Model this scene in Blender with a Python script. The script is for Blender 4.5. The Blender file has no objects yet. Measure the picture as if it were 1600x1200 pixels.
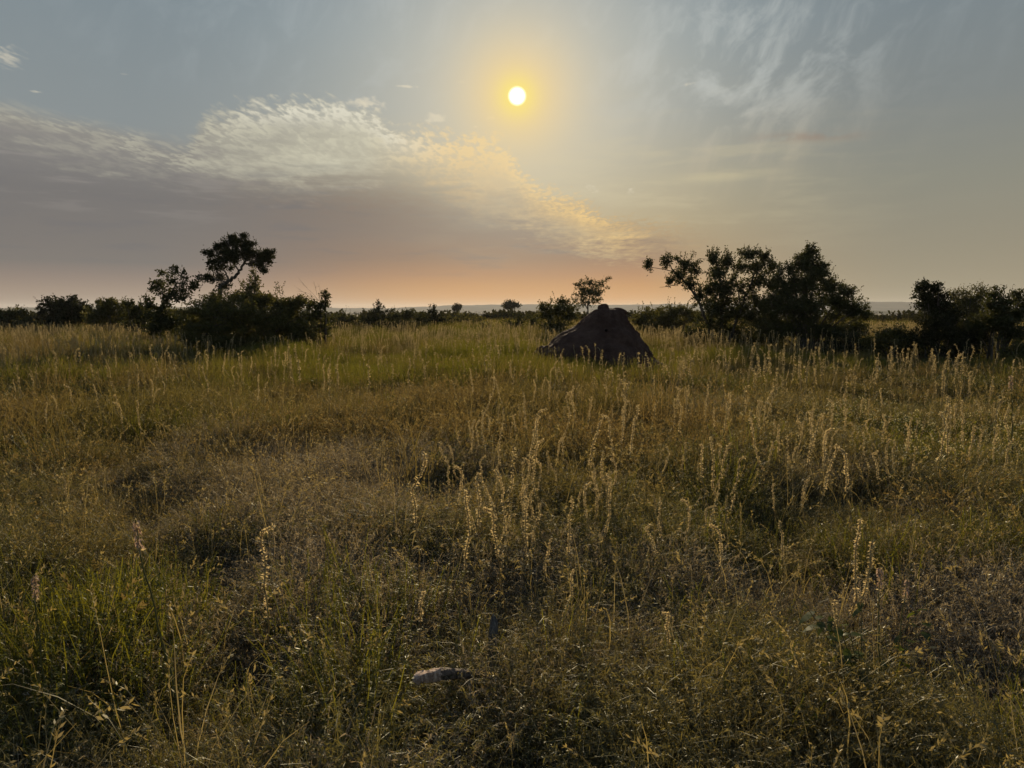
import bpy, math, random
import numpy as np
from mathutils import Vector, Matrix, Euler

SC = bpy.context.scene
COL = SC.collection
rng = np.random.default_rng(7)
random.seed(7)
R = math.radians

DENOISE = True
# ---------------------------------------------------------------- camera
F = 1111.0            # focal length in pixels of a 1600 px wide frame
PITCH = math.atan(116.0 / F)
CAM_H = 2.2
cam_data = bpy.data.cameras.new('camera')
cam = bpy.data.objects.new('camera', cam_data)
COL.objects.link(cam)
cam_data.sensor_width = 36.0
cam_data.lens = 36.0 * F / 1600.0
cam_data.clip_start = 0.05
cam_data.clip_end = 60000.0
cam.rotation_euler = (R(90) - PITCH, 0, 0)
SC.camera = cam
CP, SP = math.cos(PITCH), math.sin(PITCH)

def ray(px, py):
    """world direction through a pixel of the 1600x1200 frame (used to place things on the real ground)"""
    X = (px - 800.0) / F
    Y = (600.0 - py) / F
    return np.array([X, CP + SP * Y, -SP + CP * Y])

def azel(px, py):
    d = ray(px, py)
    return math.degrees(math.atan2(d[0], d[1])), math.degrees(math.atan2(d[2], math.hypot(d[0], d[1])))

def srgb(r, g, b):
    def f(c):
        c = c / 255.0
        return c / 12.92 if c <= 0.04045 else ((c + 0.055) / 1.055) ** 2.4
    return (f(r), f(g), f(b), 1.0)

SUN_AZ, SUN_EL = azel(808, 150)
SUN_DIR = Vector((math.sin(R(SUN_AZ)) * math.cos(R(SUN_EL)), math.cos(R(SUN_AZ)) * math.cos(R(SUN_EL)), math.sin(R(SUN_EL))))

SC.view_settings.view_transform = 'Standard'
SC.view_settings.look = 'None'
SC.view_settings.exposure = 0.0
SC.view_settings.gamma = 1.0
SC.view_settings.use_curve_mapping = False
SC.cycles.max_bounces = 5
SC.cycles.diffuse_bounces = 2
SC.cycles.glossy_bounces = 2
SC.cycles.transmission_bounces = 3
SC.cycles.transparent_max_bounces = 8
SC.cycles.volume_bounces = 0
SC.cycles.sample_clamp_indirect = 4.0
SC.cycles.use_adaptive_sampling = True
SC.cycles.adaptive_threshold = 0.02
SC.cycles.use_denoising = DENOISE

# ---------------------------------------------------------------- node expressions
class NT:
    """tiny helper: writes arithmetic as shader nodes"""
    def __init__(s, tree):
        s.t = tree
    def node(s, kind, **kw):
        n = s.t.nodes.new(kind)
        for k, v in kw.items():
            setattr(n, k, v)
        return n
    def put(s, sock, v):
        if isinstance(v, X):
            s.t.links.new(v.k, sock)
        elif isinstance(v, bpy.types.NodeSocket):
            s.t.links.new(v, sock)
        else:
            sock.default_value = v
    def math(s, op, a, b=None, c=None, clamp=False):
        n = s.node('ShaderNodeMath', operation=op, use_clamp=clamp)
        s.put(n.inputs[0], a)
        if b is not None: s.put(n.inputs[1], b)
        if c is not None: s.put(n.inputs[2], c)
        return X(s, n.outputs[0])
    def smooth(s, x, lo, hi):
        n = s.node('ShaderNodeMapRange', interpolation_type='SMOOTHSTEP')
        s.put(n.inputs[0], x); s.put(n.inputs[1], lo); s.put(n.inputs[2], hi)
        return X(s, n.outputs[0])
    def ramp(s, x, stops, interp='EASE'):
        n = s.node('ShaderNodeValToRGB')
        n.color_ramp.interpolation = interp
        el = n.color_ramp.elements
        while len(el) > 1: el.remove(el[0])
        for i, (p, c) in enumerate(stops):
            e = el[0] if i == 0 else el.new(p)
            e.position = p; e.color = c if len(c) == 4 else (*c, 1.0)
        s.put(n.inputs[0], x)
        return X(s, n.outputs[0])
    def curve(s, x, pts, x0, x1, y0, y1):
        """piecewise curve through pts (both axes normalised into 0..1)"""
        n = s.node('ShaderNodeFloatCurve')
        c = n.mapping.curves[0]
        P = [((a - x0) / (x1 - x0), (b - y0) / (y1 - y0)) for a, b in pts]
        while len(c.points) < len(P): c.points.new(0.5, 0.5)
        for q, (a, b) in zip(c.points, P): q.location = (a, b)
        n.mapping.update()
        s.put(n.inputs['Value'], (x - x0) * (1.0 / (x1 - x0)))
        return X(s, n.outputs[0]) * (y1 - y0) + y0
    def mix(s, f, a, b, blend='MIX'):
        n = s.node('ShaderNodeMix', data_type='RGBA', blend_type=blend, clamp_factor=True)
        s.put(n.inputs[0], f); s.put(n.inputs[6], a); s.put(n.inputs[7], b)
        return X(s, n.outputs[2])
    def xyz(s, x, y, z):
        n = s.node('ShaderNodeCombineXYZ')
        s.put(n.inputs[0], x); s.put(n.inputs[1], y); s.put(n.inputs[2], z)
        return X(s, n.outputs[0])
    def sep(s, v):
        n = s.node('ShaderNodeSeparateXYZ'); s.put(n.inputs[0], v)
        return [X(s, o) for o in n.outputs]
    def noise(s, v, scale, detail=4.0, rough=0.5, dist=0.0, lac=2.0, dim='3D'):
        n = s.node('ShaderNodeTexNoise', noise_dimensions=dim)
        s.put(n.inputs['Vector'], v); s.put(n.inputs['Scale'], scale)
        n.inputs['Detail'].default_value = detail; n.inputs['Roughness'].default_value = rough
        n.inputs['Distortion'].default_value = dist; n.inputs['Lacunarity'].default_value = lac
        return X(s, n.outputs['Fac'])
    def voronoi(s, v, scale, rand=1.0, feature='F1'):
        n = s.node('ShaderNodeTexVoronoi', feature=feature)
        s.put(n.inputs['Vector'], v); s.put(n.inputs['Scale'], scale)
        n.inputs['Randomness'].default_value = rand
        return X(s, n.outputs['Distance'])
    def gauss(s, x, mu, sig):
        d = (x - mu) * (1.0 / sig)
        return s.math('EXPONENT', d * d * -0.5)
    def exp(s, x): return s.math('EXPONENT', x)
    def clamp(s, x): return s.math('MULTIPLY', x, 1.0, clamp=True)

class X:
    def __init__(s, n, k): s.n = n; s.k = k
    def __add__(s, o): return s.n.math('ADD', s, o)
    __radd__ = __add__
    def __sub__(s, o): return s.n.math('SUBTRACT', s, o)
    def __rsub__(s, o): return s.n.math('SUBTRACT', o, s)
    def __mul__(s, o): return s.n.math('MULTIPLY', s, o)
    __rmul__ = __mul__

SC.cycles.denoiser = 'OPENIMAGEDENOISE'
SC.cycles.denoising_input_passes = 'RGB_ALBEDO_NORMAL'
SC.cycles.denoising_prefilter = 'ACCURATE'
SC.cycles.sample_clamp_direct = 6.0
# ---------------------------------------------------------------- sky (world) and sun
def build_sky():
    w = bpy.data.worlds.new('World'); SC.world = w
    w.use_nodes = True
    w.cycles.sampling_method = 'NONE'
    t = w.node_tree; t.nodes.clear()
    N = NT(t)
    out = N.node('ShaderNodeOutputWorld'); bg = N.node('ShaderNodeBackground')
    tc = N.node('ShaderNodeTexCoord')
    D = tc.outputs['Generated']
    x, y, z = N.sep(D)
    DEG = 57.29578
    az = N.math('ARCTAN2', x, y) * DEG
    el = N.math('ARCSINE', z) * DEG
    rise = N.smooth(el, 0.0, 24.0)
    elr = N.clamp(el * (1 / 24.0))
    K = lambda rows: [(e / 24.0, srgb(*c)) for e, c in rows]
    # clear air: left, middle and right of the sun
    left = N.ramp(elr, K([(0, (152,133,118)), (1.5, (148,132,119)), (4, (136,133,127)), (8, (138,138,135)), (13, (136,144,146)), (20, (128,140,146)), (24, (121,135,143))]), 'LINEAR')
    mid = N.ramp(elr, K([(0, (212,157,93)), (1.0, (209,156,94)), (2.2, (198,154,100)), (3.4, (189,154,110)), (5, (187,160,119)), (7, (190,172,135)), (10, (188,178,151)), (15, (171,174,168)), (20, (159,169,171)), (24, (148,160,167))]), 'LINEAR')
    right = N.ramp(elr, K([(0, (158,145,118)), (2, (152,142,119)), (5, (145,139,121)), (9, (138,138,126)), (14, (128,134,133)), (20, (122,133,138)), (24, (117,129,135))]), 'LINEAR')
    fl = N.smooth(az * -1.0, 1.0, 28.0)
    fr = N.smooth(az, 2.0, 30.0)
    clear = N.mix(fr, N.mix(fl, mid, left), right)
    # cloud bank on the left: dusky purple grey below, smoothed towards the horizon
    bl = N.ramp(elr, K([(0, (154,134,118)), (1.4, (148,130,116)), (2.3, (136,122,113)), (3.3, (119,114,110)), (8, (115,113,112)), (11, (128,126,124)), (13.0, (142,140,134)), (15, (148,148,143))]), 'LINEAR')
    bm = N.ramp(elr, K([(0, (212,157,92)), (1.0, (209,153,92)), (1.9, (198,146,93)), (2.8, (180,135,96)), (4.0, (155,124,99)), (6.0, (137,119,105)), (7.8, (133,119,106)), (9, (146,135,117)), (10.5, (170,161,139)), (12.5, (178,173,154)), (15, (180,177,161))]), 'LINEAR')
    bank = N.mix(fl, bm, bl)
    # cloud plane coordinates: the same perspective a real layer has
    inv = N.math('DIVIDE', 1.0, N.math('MAXIMUM', z, 0.0) + 0.05)
    u = x * inv; v = y * inv
    D2 = '2D'
    big = N.noise(N.xyz(u, v, 0.0), 0.9, 2, 0.55, 0, 2, D2)
    edge_px = [(-260,110),(-100,128),(0,154),(60,170),(130,184),(200,202),(290,222),(312,186),(380,168),(470,160),(560,170),(610,203),(660,215),(760,217),(810,256),(842,290),(900,312),(960,340),(1020,352),(1090,360),(1200,372),(1400,390)]
    pts = [(-60.0, 15.0)] + [azel(*q) for q in edge_px] + [(60.0, 3.0)]
    B = N.curve(az, pts, -60.0, 60.0, -5.0, 20.0)
    fine = N.noise(N.xyz(u, v * 0.55, 0.0), 9.0, 4, 0.62, 0, 2, D2)
    depth = B - el + (big - 0.5) * 1.2                 # degrees below the edge
    puffs = N.noise(N.xyz(u * 1.1 + fine * 0.05, v * 0.42 + fine * 0.06, 0.0), 26.0, 2, 0.55, 0, 2, D2)
    ragged = N.smooth(az, -27.0, -19.0) * 0.85 + 0.15
    jag = ((puffs - 0.5) * 2.4 + (fine - 0.5) * 2.6) * ragged
    sharp = N.smooth(depth + jag, -0.6, 1.1) * N.smooth(az * -1.0, -17.0, -9.0)
    col = N.mix(sharp, clear, bank)
    # bright rippled rim below the edge
    streak = N.noise(N.xyz(az * 0.05, el * 0.42, 0.0), 3.0, 3, 0.6, 0, 2, D2)
    low_px = [(-100,190),(0,205),(100,238),(300,268),(480,282),(620,272),(700,298),(780,328),(870,366),(960,392),(1100,385),(1250,400)]
    L = N.curve(az, [(-60.0, 9.0)] + [azel(*q) for q in low_px] + [(60.0, 3.0)], -60.0, 60.0, -5.0, 20.0)
    rim_az = N.gauss(az, -14.5, 9.5) * 0.68 + N.gauss(az, 1.5, 7.0) * 1.0 + N.gauss(az, 12.0, 4.0) * 0.3 + N.smooth(az * -1.0, 20.0, 30.0) * 0.22 + 0.12
    rim_w = N.smooth(el - L + (fine - 0.5) * 3.0 + (streak - 0.5) * 4.0, -1.5, 1.9) * sharp
    thick = N.noise(N.xyz(az * 0.06, el * 0.13, 0.0), 3.2, 3, 0.6, 0, 2, D2)
    rim_w = rim_w * (N.smooth(thick, 0.34, 0.60) * 0.5 + 0.58)
    rip = N.smooth(puffs + (fine - 0.5) * 0.7, 0.36, 0.66)
    ripk = N.smooth(depth * -1.0, -5.0, 0.0) * N.smooth(az * -1.0, -6.0, 3.0) * 0.6 + 0.15
    rimcol = N.mix(N.smooth(az, -12.0, -2.0), srgb(200, 196, 174), srgb(240, 198, 120))
    rimcol = N.mix(N.smooth(az, 2.0, 12.0), rimcol, srgb(222, 186, 124))
    rimcol = N.mix(N.smooth(depth, 0.4, 3.2) * N.smooth(az, -12.0, 0.0), rimcol, srgb(208, 180, 130))
    col = N.mix(rim_w * rim_az * (rip * ripk + 1.0 - ripk), col, rimcol)
    edge = N.gauss(depth + jag * 0.6, 0.7, 0.6) * sharp * N.smooth(az, -23.0, -17.0) * N.smooth(az * -1.0, -10.0, -2.0)
    col = N.mix(edge * (rip * 0.6 + 0.25), col, N.mix(N.smooth(az, -10.0, -3.0), srgb(222, 218, 200), srgb(250, 206, 120)))
    # ragged grey streaks inside the bank
    col = N.mix(N.smooth(streak, 0.5, 0.8) * N.smooth(depth, 1.5, 5.0) * 0.5 * N.smooth(el, 2.0, 4.5), col, srgb(108, 107, 110))
    col = N.mix(N.smooth(streak * -1.0, -0.48, -0.28) * N.smooth(depth, 0.5, 3.0) * N.smooth(el, 5.0, 8.5) * N.smooth(az * -1.0, 14.0, 24.0) * 0.3, col, srgb(158, 152, 146))
    warm = N.gauss(az, -6.0, 8.0) * N.gauss(el, 8.2, 1.2) * N.smooth(fine, 0.3, 0.65) * sharp
    col = N.mix(warm * 0.5, col, srgb(132, 113, 100))
    # high wisps to the right of the sun
    ca, sa = math.cos(R(48)), math.sin(R(48))
    wu = az * ca + el * sa; wv = el * ca - az * sa
    wis2 = N.noise(N.xyz(az * 0.05, el * 0.32, 0.0), 2.0, 4, 0.6, 0, 2, D2)
    wrp = N.noise(N.xyz(az * 0.07, el * 0.09, 0.0), 2.0, 2, 0.5, 0, 2, D2)
    wis = N.noise(N.xyz(wu * 0.09 + wrp * 0.55, wv * 0.16 + wrp * 0.5, 0.0), 2.3, 5, 0.64, 0, 2, D2)
    wa, we = azel(1160, 120)
    wm = N.gauss(az, wa, 5.5) * N.gauss(el, we, 4.2)
    wcol = N.mix(N.smooth(el, 9.0, 17.0), srgb(204, 186, 156), srgb(192, 195, 189))
    col = N.mix(N.smooth(wis, 0.38, 0.76) * wm * 0.62, col, wcol)
    soft = N.smooth(wis2, 0.44, 0.72) * N.gauss(el, 9.5, 3.4) * N.gauss(az, 10.0, 9.0)
    col = N.mix(soft * 0.45, col, srgb(200, 188, 154))
    col = N.mix(N.smooth(wis, 0.42, 0.75) * N.smooth(el, 13.0, 18.0) * N.gauss(az, 2.0, 18.0) * 0.3, col, srgb(182, 190, 193))
    da, de = azel(1262, 214)
    dk = N.gauss(az, da, 2.2) * N.gauss(el + (az - da) * 0.06, de, 0.22) * N.smooth(fine, 0.25, 0.6)
    col = N.mix(dk * 0.6, col, srgb(150, 130, 114))
    # small stray clouds
    brk = (puffs - 0.5) * 2.6 + (fine - 0.5) * 1.6
    small = None
    for (px, py, sx, sy, k) in ((635, 135, 0.8, 0.09, 0.8), (683, 184, 0.8, 0.3, 0.9), (4, 88, 1.1, 0.7, 0.5), (196, 116, 0.4, 0.07, 0.5), (54, 143, 0.4, 0.07, 0.5), (1075, 132, 0.7, 0.15, 0.5), (988, 300, 0.4, 0.7, 0.4), (765, 184, 0.4, 0.12, 0.7), (745, 198, 0.25, 0.07, 0.7), (720, 128, 0.3, 0.07, 0.6), (856, 157, 0.25, 0.06, 0.5), (570, 160, 1.3, 0.4, 0.75), (925, 295, 1.0, 0.4, 0.4)):
        a0, e0 = azel(px, py)
        da = (az - a0) * (1.0 / sx); de = (el - e0) * (1.0 / sy)
        m = N.exp((da * da + de * de) * -0.5) * k
        small = m if small is None else N.math('MAXIMUM', small, m)
    sm = N.smooth(small + brk * 0.35, 0.3, 0.85) * N.smooth(small, 0.05, 0.4)
    col = N.mix(sm * 0.65, col, srgb(224, 214, 190))
    a0, e0 = azel(1120, 276)
    col = N.mix(N.gauss(az, a0, 2.6) * N.gauss(el + (az - a0) * -0.04, e0, 0.3) * N.smooth(streak, 0.3, 0.7) * 0.5, col, srgb(200, 188, 152))
    # glow round the sun (the bright haze a low sun sits in) and the disc
    dn = N.node('ShaderNodeVectorMath', operation='DOT_PRODUCT')
    t.links.new(D, dn.inputs[0]); dn.inputs[1].default_value = SUN_DIR
    th = N.math('ARCCOSINE', N.math('MINIMUM', X(N, dn.outputs['Value']), 1.0)) * DEG
    g2 = N.exp(th * th * (-0.5 / (6.6 * 6.6)))
    col = N.mix(g2 * 0.70, col, srgb(221, 211, 186))
    g1 = N.exp(th * th * (-0.5 / (2.7 * 2.7)))
    col = N.mix(g1 * 0.82, col, srgb(248, 215, 146))
    g0 = N.exp(th * th * (-0.5 / (0.98 * 0.98)))
    col = N.mix(g0 * 0.88, col, srgb(255, 234, 120))
    disc = N.smooth(th * -1.0, -0.76, -0.36)
    col = N.mix(disc, col, (2.4, 2.2, 1.7, 1.0))
    # behind the camera and overhead: the Nishita sky
    sky = N.node('ShaderNodeTexSky', sky_type='NISHITA')
    sky.sun_disc = False
    sky.sun_elevation = R(SUN_EL); sky.sun_rotation = R(SUN_AZ)
    sky.altitude = 350.0; sky.air_density = 1.2; sky.dust_density = 3.0; sky.ozone_density = 1.0
    nish = N.mix(1.0, sky.outputs[0], (0.10, 0.10, 0.10, 1.0), 'MULTIPLY')
    front = N.smooth(N.math('ABSOLUTE', az), 75.0, 48.0)
    front = N.smooth(N.math('ABSOLUTE', az) * -1.0, -80.0, -48.0) * N.smooth(el * -1.0, -50.0, -26.0)
    col = N.mix(front, nish, col)
    t.links.new(col.k, bg.inputs['Color']); bg.inputs['Strength'].default_value = 1.0
    t.links.new(bg.outputs[0], out.inputs['Surface'])
    # the sun
    ld = bpy.data.lights.new('sun', 'SUN'); ld.energy = SUN_STRENGTH; ld.angle = R(0.53); ld.color = (1.0, 0.81, 0.53)
    lo = bpy.data.objects.new('sun', ld); COL.objects.link(lo)
    lo.rotation_euler = SUN_DIR.to_track_quat('Z', 'Y').to_euler()
    lo.location = SUN_DIR * 100.0

SUN_STRENGTH = 5.0
build_sky()
# ---------------------------------------------------------------- ground shape
def _hash(ix, iy, seed):
    h = (ix.astype(np.int64) * 374761393 + iy.astype(np.int64) * 668265263 + seed * 1442695041) & 0x7fffffff
    h = ((h ^ (h >> 13)) * 1274126177) & 0x7fffffff
    return ((h ^ (h >> 16)) & 0xffff) / 65535.0

def vnoise(x, y, seed=0):
    x = np.asarray(x, float); y = np.asarray(y, float)
    ix = np.floor(x); iy = np.floor(y); fx = x - ix; fy = y - iy
    fx = fx * fx * (3 - 2 * fx); fy = fy * fy * (3 - 2 * fy)
    a = _hash(ix, iy, seed); b = _hash(ix + 1, iy, seed); c = _hash(ix, iy + 1, seed); d = _hash(ix + 1, iy + 1, seed)
    return (a * (1 - fx) + b * fx) * (1 - fy) + (c * (1 - fx) + d * fx) * fy

def fbm(x, y, seed=0, octv=3):
    s = 0; a = 0.5; t = 0
    for i in range(octv):
        s = s + a * vnoise(np.asarray(x) * 2 ** i, np.asarray(y) * 2 ** i, seed + i * 17); t += a; a *= 0.5
    return s / t

def sstep(x, lo, hi):
    t = np.clip((np.asarray(x, float) - lo) / (hi - lo), 0, 1)
    return t * t * (3 - 2 * t)

def gz(x, y):
    """height of the ground"""
    x = np.asarray(x, float); y = np.asarray(y, float)
    r = np.hypot(x, y)
    near = 1 - sstep(r, 60, 400)
    z = (fbm(x / 2.2, y / 2.2, 3) - 0.5) * 0.22 * near + (fbm(x / 11, y / 11, 9) - 0.5) * 0.45 * near * sstep(r, 2, 14)
    z = z - 13.0 * sstep(r, 75, 620)
    z = z + (fbm(x / 260, y / 260, 21) - 0.5) * 9.0 * sstep(r, 250, 900)
    return z

def G(x, y):
    return float(gz(np.array([x]), np.array([y]))[0])

cam.location = (0, 0, CAM_H)

def at(px, d):
    """world x at ground distance d for a pixel column near the horizon"""
    return (px - 800.0) / F * d * CP

def on_ground(px, py):
    d = ray(px, py)
    t = CAM_H / max(-d[2], 1e-4)
    return d[0] * t, d[1] * t

# ---------------------------------------------------------------- mesh writing
class MB:
    """collects faces for ONE mesh"""
    def __init__(s):
        s.v = []; s.f4 = []; s.f3 = []; s.n = 0; s.t4 = []; s.t3 = []
    def quads(s, V, tint=0.5):
        """V: (n,4,3) separate quads"""
        V = np.asarray(V, float); n = len(V)
        if n == 0: return
        s.v.append(V.reshape(-1, 3)); s.f4.append(np.arange(n * 4).reshape(n, 4) + s.n); s.n += n * 4
        s.t4.append(np.broadcast_to(np.asarray(tint, float), (n,)).copy())
    def grid(s, V, F4, tint=0.5):
        V = np.asarray(V, float); F4 = np.asarray(F4)
        s.v.append(V.reshape(-1, 3)); s.f4.append(F4 + s.n); s.n += len(V.reshape(-1, 3))
        s.t4.append(np.broadcast_to(np.asarray(tint, float), (len(F4),)).copy())
    def ribbon(s, P, W, side, tint=0.5):
        """P (n,k,3) paths, W (n,k) half widths, side (n,3)"""
        n, k, _ = P.shape
        A = P - side[:, None, :] * W[..., None]; B = P + side[:, None, :] * W[..., None]
        V = np.stack([A, B], axis=2).reshape(n, k * 2, 3)
        base = np.arange(n)[:, None] * (k * 2)
        j = np.arange(k - 1) * 2
        Fq = np.stack([j, j + 1, j + 3, j + 2], axis=1)
        Fq = (base[:, :, None] + Fq[None]).reshape(-1, 4)
        t = np.broadcast_to(np.asarray(tint, float), (n,))
        s.grid(V, Fq, np.repeat(t, k - 1))
    def tube(s, pts, rad, sides=6, tint=0.5, cap=True):
        pts = np.asarray(pts, float); k = len(pts); rad = np.broadcast_to(np.asarray(rad, float), (k,))
        T = np.gradient(pts, axis=0); T /= np.linalg.norm(T, axis=1)[:, None] + 1e-9
        ref = np.array([0.31, 0.87, 0.12]); 
        U = np.cross(T, ref); U /= np.linalg.norm(U, axis=1)[:, None] + 1e-9
        W = np.cross(T, U)
        a = np.arange(sides) * 2 * math.pi / sides
        V = pts[:, None, :] + rad[:, None, None] * (np.cos(a)[None, :, None] * U[:, None, :] + np.sin(a)[None, :, None] * W[:, None, :])
        i = np.arange(k - 1)[:, None] * sides; j = np.arange(sides)[None, :]; j2 = (j + 1) % sides
        Fq = np.stack([i + j, i + j2, i + sides + j2, i + sides + j], axis=2).reshape(-1, 4)
        s.grid(V, Fq, tint)
    def leaves(s, C, A, S, tint=0.5, fold=None):
        """rhombus leaves: base C, along A, half width S (all n,3)"""
        V = np.stack([C, C + A * 0.45 + S, C + A, C + A * 0.45 - S], axis=1)
        s.quads(V, tint)
    def mesh(s, name, mats):
        me = bpy.data.meshes.new(name)
        V = np.concatenate(s.v); Fq = np.concatenate(s.f4)
        me.vertices.add(len(V)); me.vertices.foreach_set('co', V.astype(np.float32).ravel())
        me.loops.add(len(Fq) * 4); me.loops.foreach_set('vertex_index', Fq.astype(np.int32).ravel())
        me.polygons.add(len(Fq)); me.polygons.foreach_set('loop_start', np.arange(len(Fq), dtype=np.int32) * 4)
        me.polygons.foreach_set('loop_total', np.full(len(Fq), 4, dtype=np.int32))
        me.update(calc_edges=True)
        at_ = me.attributes.new('tint', 'FLOAT', 'FACE')
        at_.data.foreach_set('value', np.concatenate(s.t4).astype(np.float32))
        for m in (mats if isinstance(mats, (list, tuple)) else [mats]): me.materials.append(m)
        return me

def rnd_dirs(n):
    d = rng.normal(size=(n, 3)); return d / (np.linalg.norm(d, axis=1)[:, None] + 1e-9)

def perp(A):
    r = rnd_dirs(len(A)); s = np.cross(A, r); return s / (np.linalg.norm(s, axis=1)[:, None] + 1e-9)

def tag(o, label, cat, group=None, kind=None):
    o['label'] = label; o['category'] = cat
    if group: o['group'] = group
    if kind: o['kind'] = kind
    return o

def link(name, me, parent=None, loc=None):
    o = bpy.data.objects.new(name, me); COL.objects.link(o)
    if parent is not None: o.parent = parent
    if loc is not None: o.location = loc
    return o

def empty(name, loc, rz=0.0):
    o = bpy.data.objects.new(name, None); COL.objects.link(o); o.location = loc; o.rotation_euler = (0, 0, rz)
    o.empty_display_size = 0.2
    return o

# ---------------------------------------------------------------- materials
def new_mat(name):
    m = bpy.data.materials.new(name); m.use_nodes = True; m.node_tree.nodes.clear()
    return m, NT(m.node_tree)

def plant_mat(name, c0, c1, c2=None, patch=0.0, patch_scale=0.25, trans=0.45, rand=0.5, gloss=0.06, tcol=(1.25, 1.1, 0.7)):
    """leaf / blade: diffuse + light passing through; c0..c1 by the leaf's own tint and the plant, c2 in patches over the ground"""
    m, N = new_mat(name)
    out = N.node('ShaderNodeOutputMaterial')
    a = N.node('ShaderNodeAttribute', attribute_name='tint')
    oi = N.node('ShaderNodeObjectInfo')
    f = X(N, a.outputs['Fac']) * (1 - rand) + X(N, oi.outputs['Random']) * rand
    col = N.mix(f, (*c0, 1), (*c1, 1))
    if c2 is not None:
        g = N.node('ShaderNodeNewGeometry')
        nz = N.noise(g.outputs['Position'], patch_scale, 2, 0.55)
        col = N.mix(N.smooth(nz, 0.42, 0.66) * patch, col, (*c2, 1))
    d = N.node('ShaderNodeBsdfDiffuse'); N.put(d.inputs[0], col)
    tcl = N.mix(1.0, col, (*tcol, 1), 'MULTIPLY')
    tr = N.node('ShaderNodeBsdfTranslucent'); N.put(tr.inputs[0], tcl)
    mx = N.node('ShaderNodeMixShader'); mx.inputs[0].default_value = trans
    m.node_tree.links.new(d.outputs[0], mx.inputs[1]); m.node_tree.links.new(tr.outputs[0], mx.inputs[2])
    last = mx
    if gloss > 0:
        gl = N.node('ShaderNodeBsdfGlossy'); gl.inputs['Roughness'].default_value = 0.45
        gl.inputs[0].default_value = (0.8, 0.8, 0.75, 1)
        m2 = N.node('ShaderNodeMixShader'); m2.inputs[0].default_value = gloss
        m.node_tree.links.new(mx.outputs[0], m2.inputs[1]); m.node_tree.links.new(gl.outputs[0], m2.inputs[2]); last = m2
    m.node_tree.links.new(last.outputs[0], out.inputs[0])
    return m

def bark_mat(name, c0, c1, scale=8.0):
    m, N = new_mat(name)
    out = N.node('ShaderNodeOutputMaterial'); tc = N.node('ShaderNodeTexCoord')
    mp = N.node('ShaderNodeMapping'); mp.inputs['Scale'].default_value = (1, 1, 0.2)
    m.node_tree.links.new(tc.outputs['Object'], mp.inputs[0])
    nz = N.noise(mp.outputs[0], scale, 4, 0.6)
    p = N.node('ShaderNodeBsdfPrincipled'); p.inputs['Roughness'].default_value = 0.9
    N.put(p.inputs['Base Color'], N.mix(N.smooth(nz, 0.35, 0.65), (*c0, 1), (*c1, 1)))
    b = N.node('ShaderNodeBump'); b.inputs['Strength'].default_value = 0.8; b.inputs['Distance'].default_value = 0.02
    N.put(b.inputs['Height'], nz); m.node_tree.links.new(b.outputs[0], p.inputs['Normal'])
    m.node_tree.links.new(p.outputs[0], out.inputs[0])
    return m

M = {}
M['leaf_dark'] = plant_mat('leaf_dark', (0.030, 0.037, 0.012), (0.080, 0.082, 0.022), trans=0.42, rand=0.2, gloss=0.03)
M['leaf_olive'] = plant_mat('leaf_olive', (0.046, 0.052, 0.014), (0.125, 0.115, 0.030), trans=0.48, rand=0.2, gloss=0.03)
M['leaf_black'] = plant_mat('leaf_black', (0.017, 0.021, 0.009), (0.042, 0.045, 0.014), trans=0.3, rand=0.2, gloss=0.02)
M['leaf_far'] = plant_mat('leaf_far', (0.030, 0.034, 0.013), (0.060, 0.056, 0.022), trans=0.3, rand=0.6, gloss=0.0)
M['bark'] = bark_mat('bark', (0.045, 0.035, 0.026), (0.10, 0.08, 0.06))
M['herb'] = plant_mat('herb', (0.048, 0.055, 0.016), (0.25, 0.22, 0.080), (0.165, 0.130, 0.055), 0.45, 0.35, trans=0.5, rand=0.35, gloss=0.05)
M['herb_grey'] = plant_mat('herb_grey', (0.10, 0.085, 0.060), (0.38, 0.32, 0.24), (0.17, 0.14, 0.07), 0.6, 0.8, trans=0.5, rand=0.3, gloss=0.05)
M['herb_green'] = plant_mat('herb_green', (0.075, 0.092, 0.012), (0.23, 0.22, 0.030), trans=0.58, rand=0.4, gloss=0.03)
M['grass_dry'] = plant_mat('grass_dry', (0.12, 0.090, 0.036), (0.25, 0.19, 0.088), (0.125, 0.118, 0.036), 0.75, 0.2, trans=0.5, rand=0.4, gloss=0.02)
M['grass_green'] = plant_mat('grass_green', (0.085, 0.100, 0.016), (0.17, 0.165, 0.030), (0.15, 0.125, 0.04), 0.6, 0.3, trans=0.55, rand=0.5, gloss=0.02)
M['stalk'] = plant_mat('stalk', (0.22, 0.18, 0.08), (0.38, 0.31, 0.15), trans=0.45, rand=0.5, gloss=0.05)
M['stalk_green'] = plant_mat('stalk_green', (0.10, 0.10, 0.035), (0.17, 0.15, 0.06), trans=0.25, rand=0.5, gloss=0.02)
M['spike'] = plant_mat('spike', (0.42, 0.34, 0.18), (0.70, 0.58, 0.35), trans=0.57, rand=0.3, tcol=(1.1, 1.0, 0.8), gloss=0.02)
M['pink'] = plant_mat('pink', (0.34, 0.235, 0.165), (0.48, 0.37, 0.27), trans=0.45, rand=0.2, tcol=(1.05, 0.95, 0.9), gloss=0.02)
M['white_flower'] = plant_mat('white_flower', (0.40, 0.38, 0.24), (0.55, 0.51, 0.36), trans=0.4, rand=0.2, gloss=0.02)
M['broadleaf'] = plant_mat('broadleaf', (0.045, 0.065, 0.012), (0.10, 0.125, 0.025), trans=0.5, rand=0.2, gloss=0.03)
M['spike_far'] = plant_mat('spike_far', (0.28, 0.23, 0.115), (0.54, 0.44, 0.25), trans=0.53, rand=0.6, tcol=(1.1, 1.0, 0.8), gloss=0.02)
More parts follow.
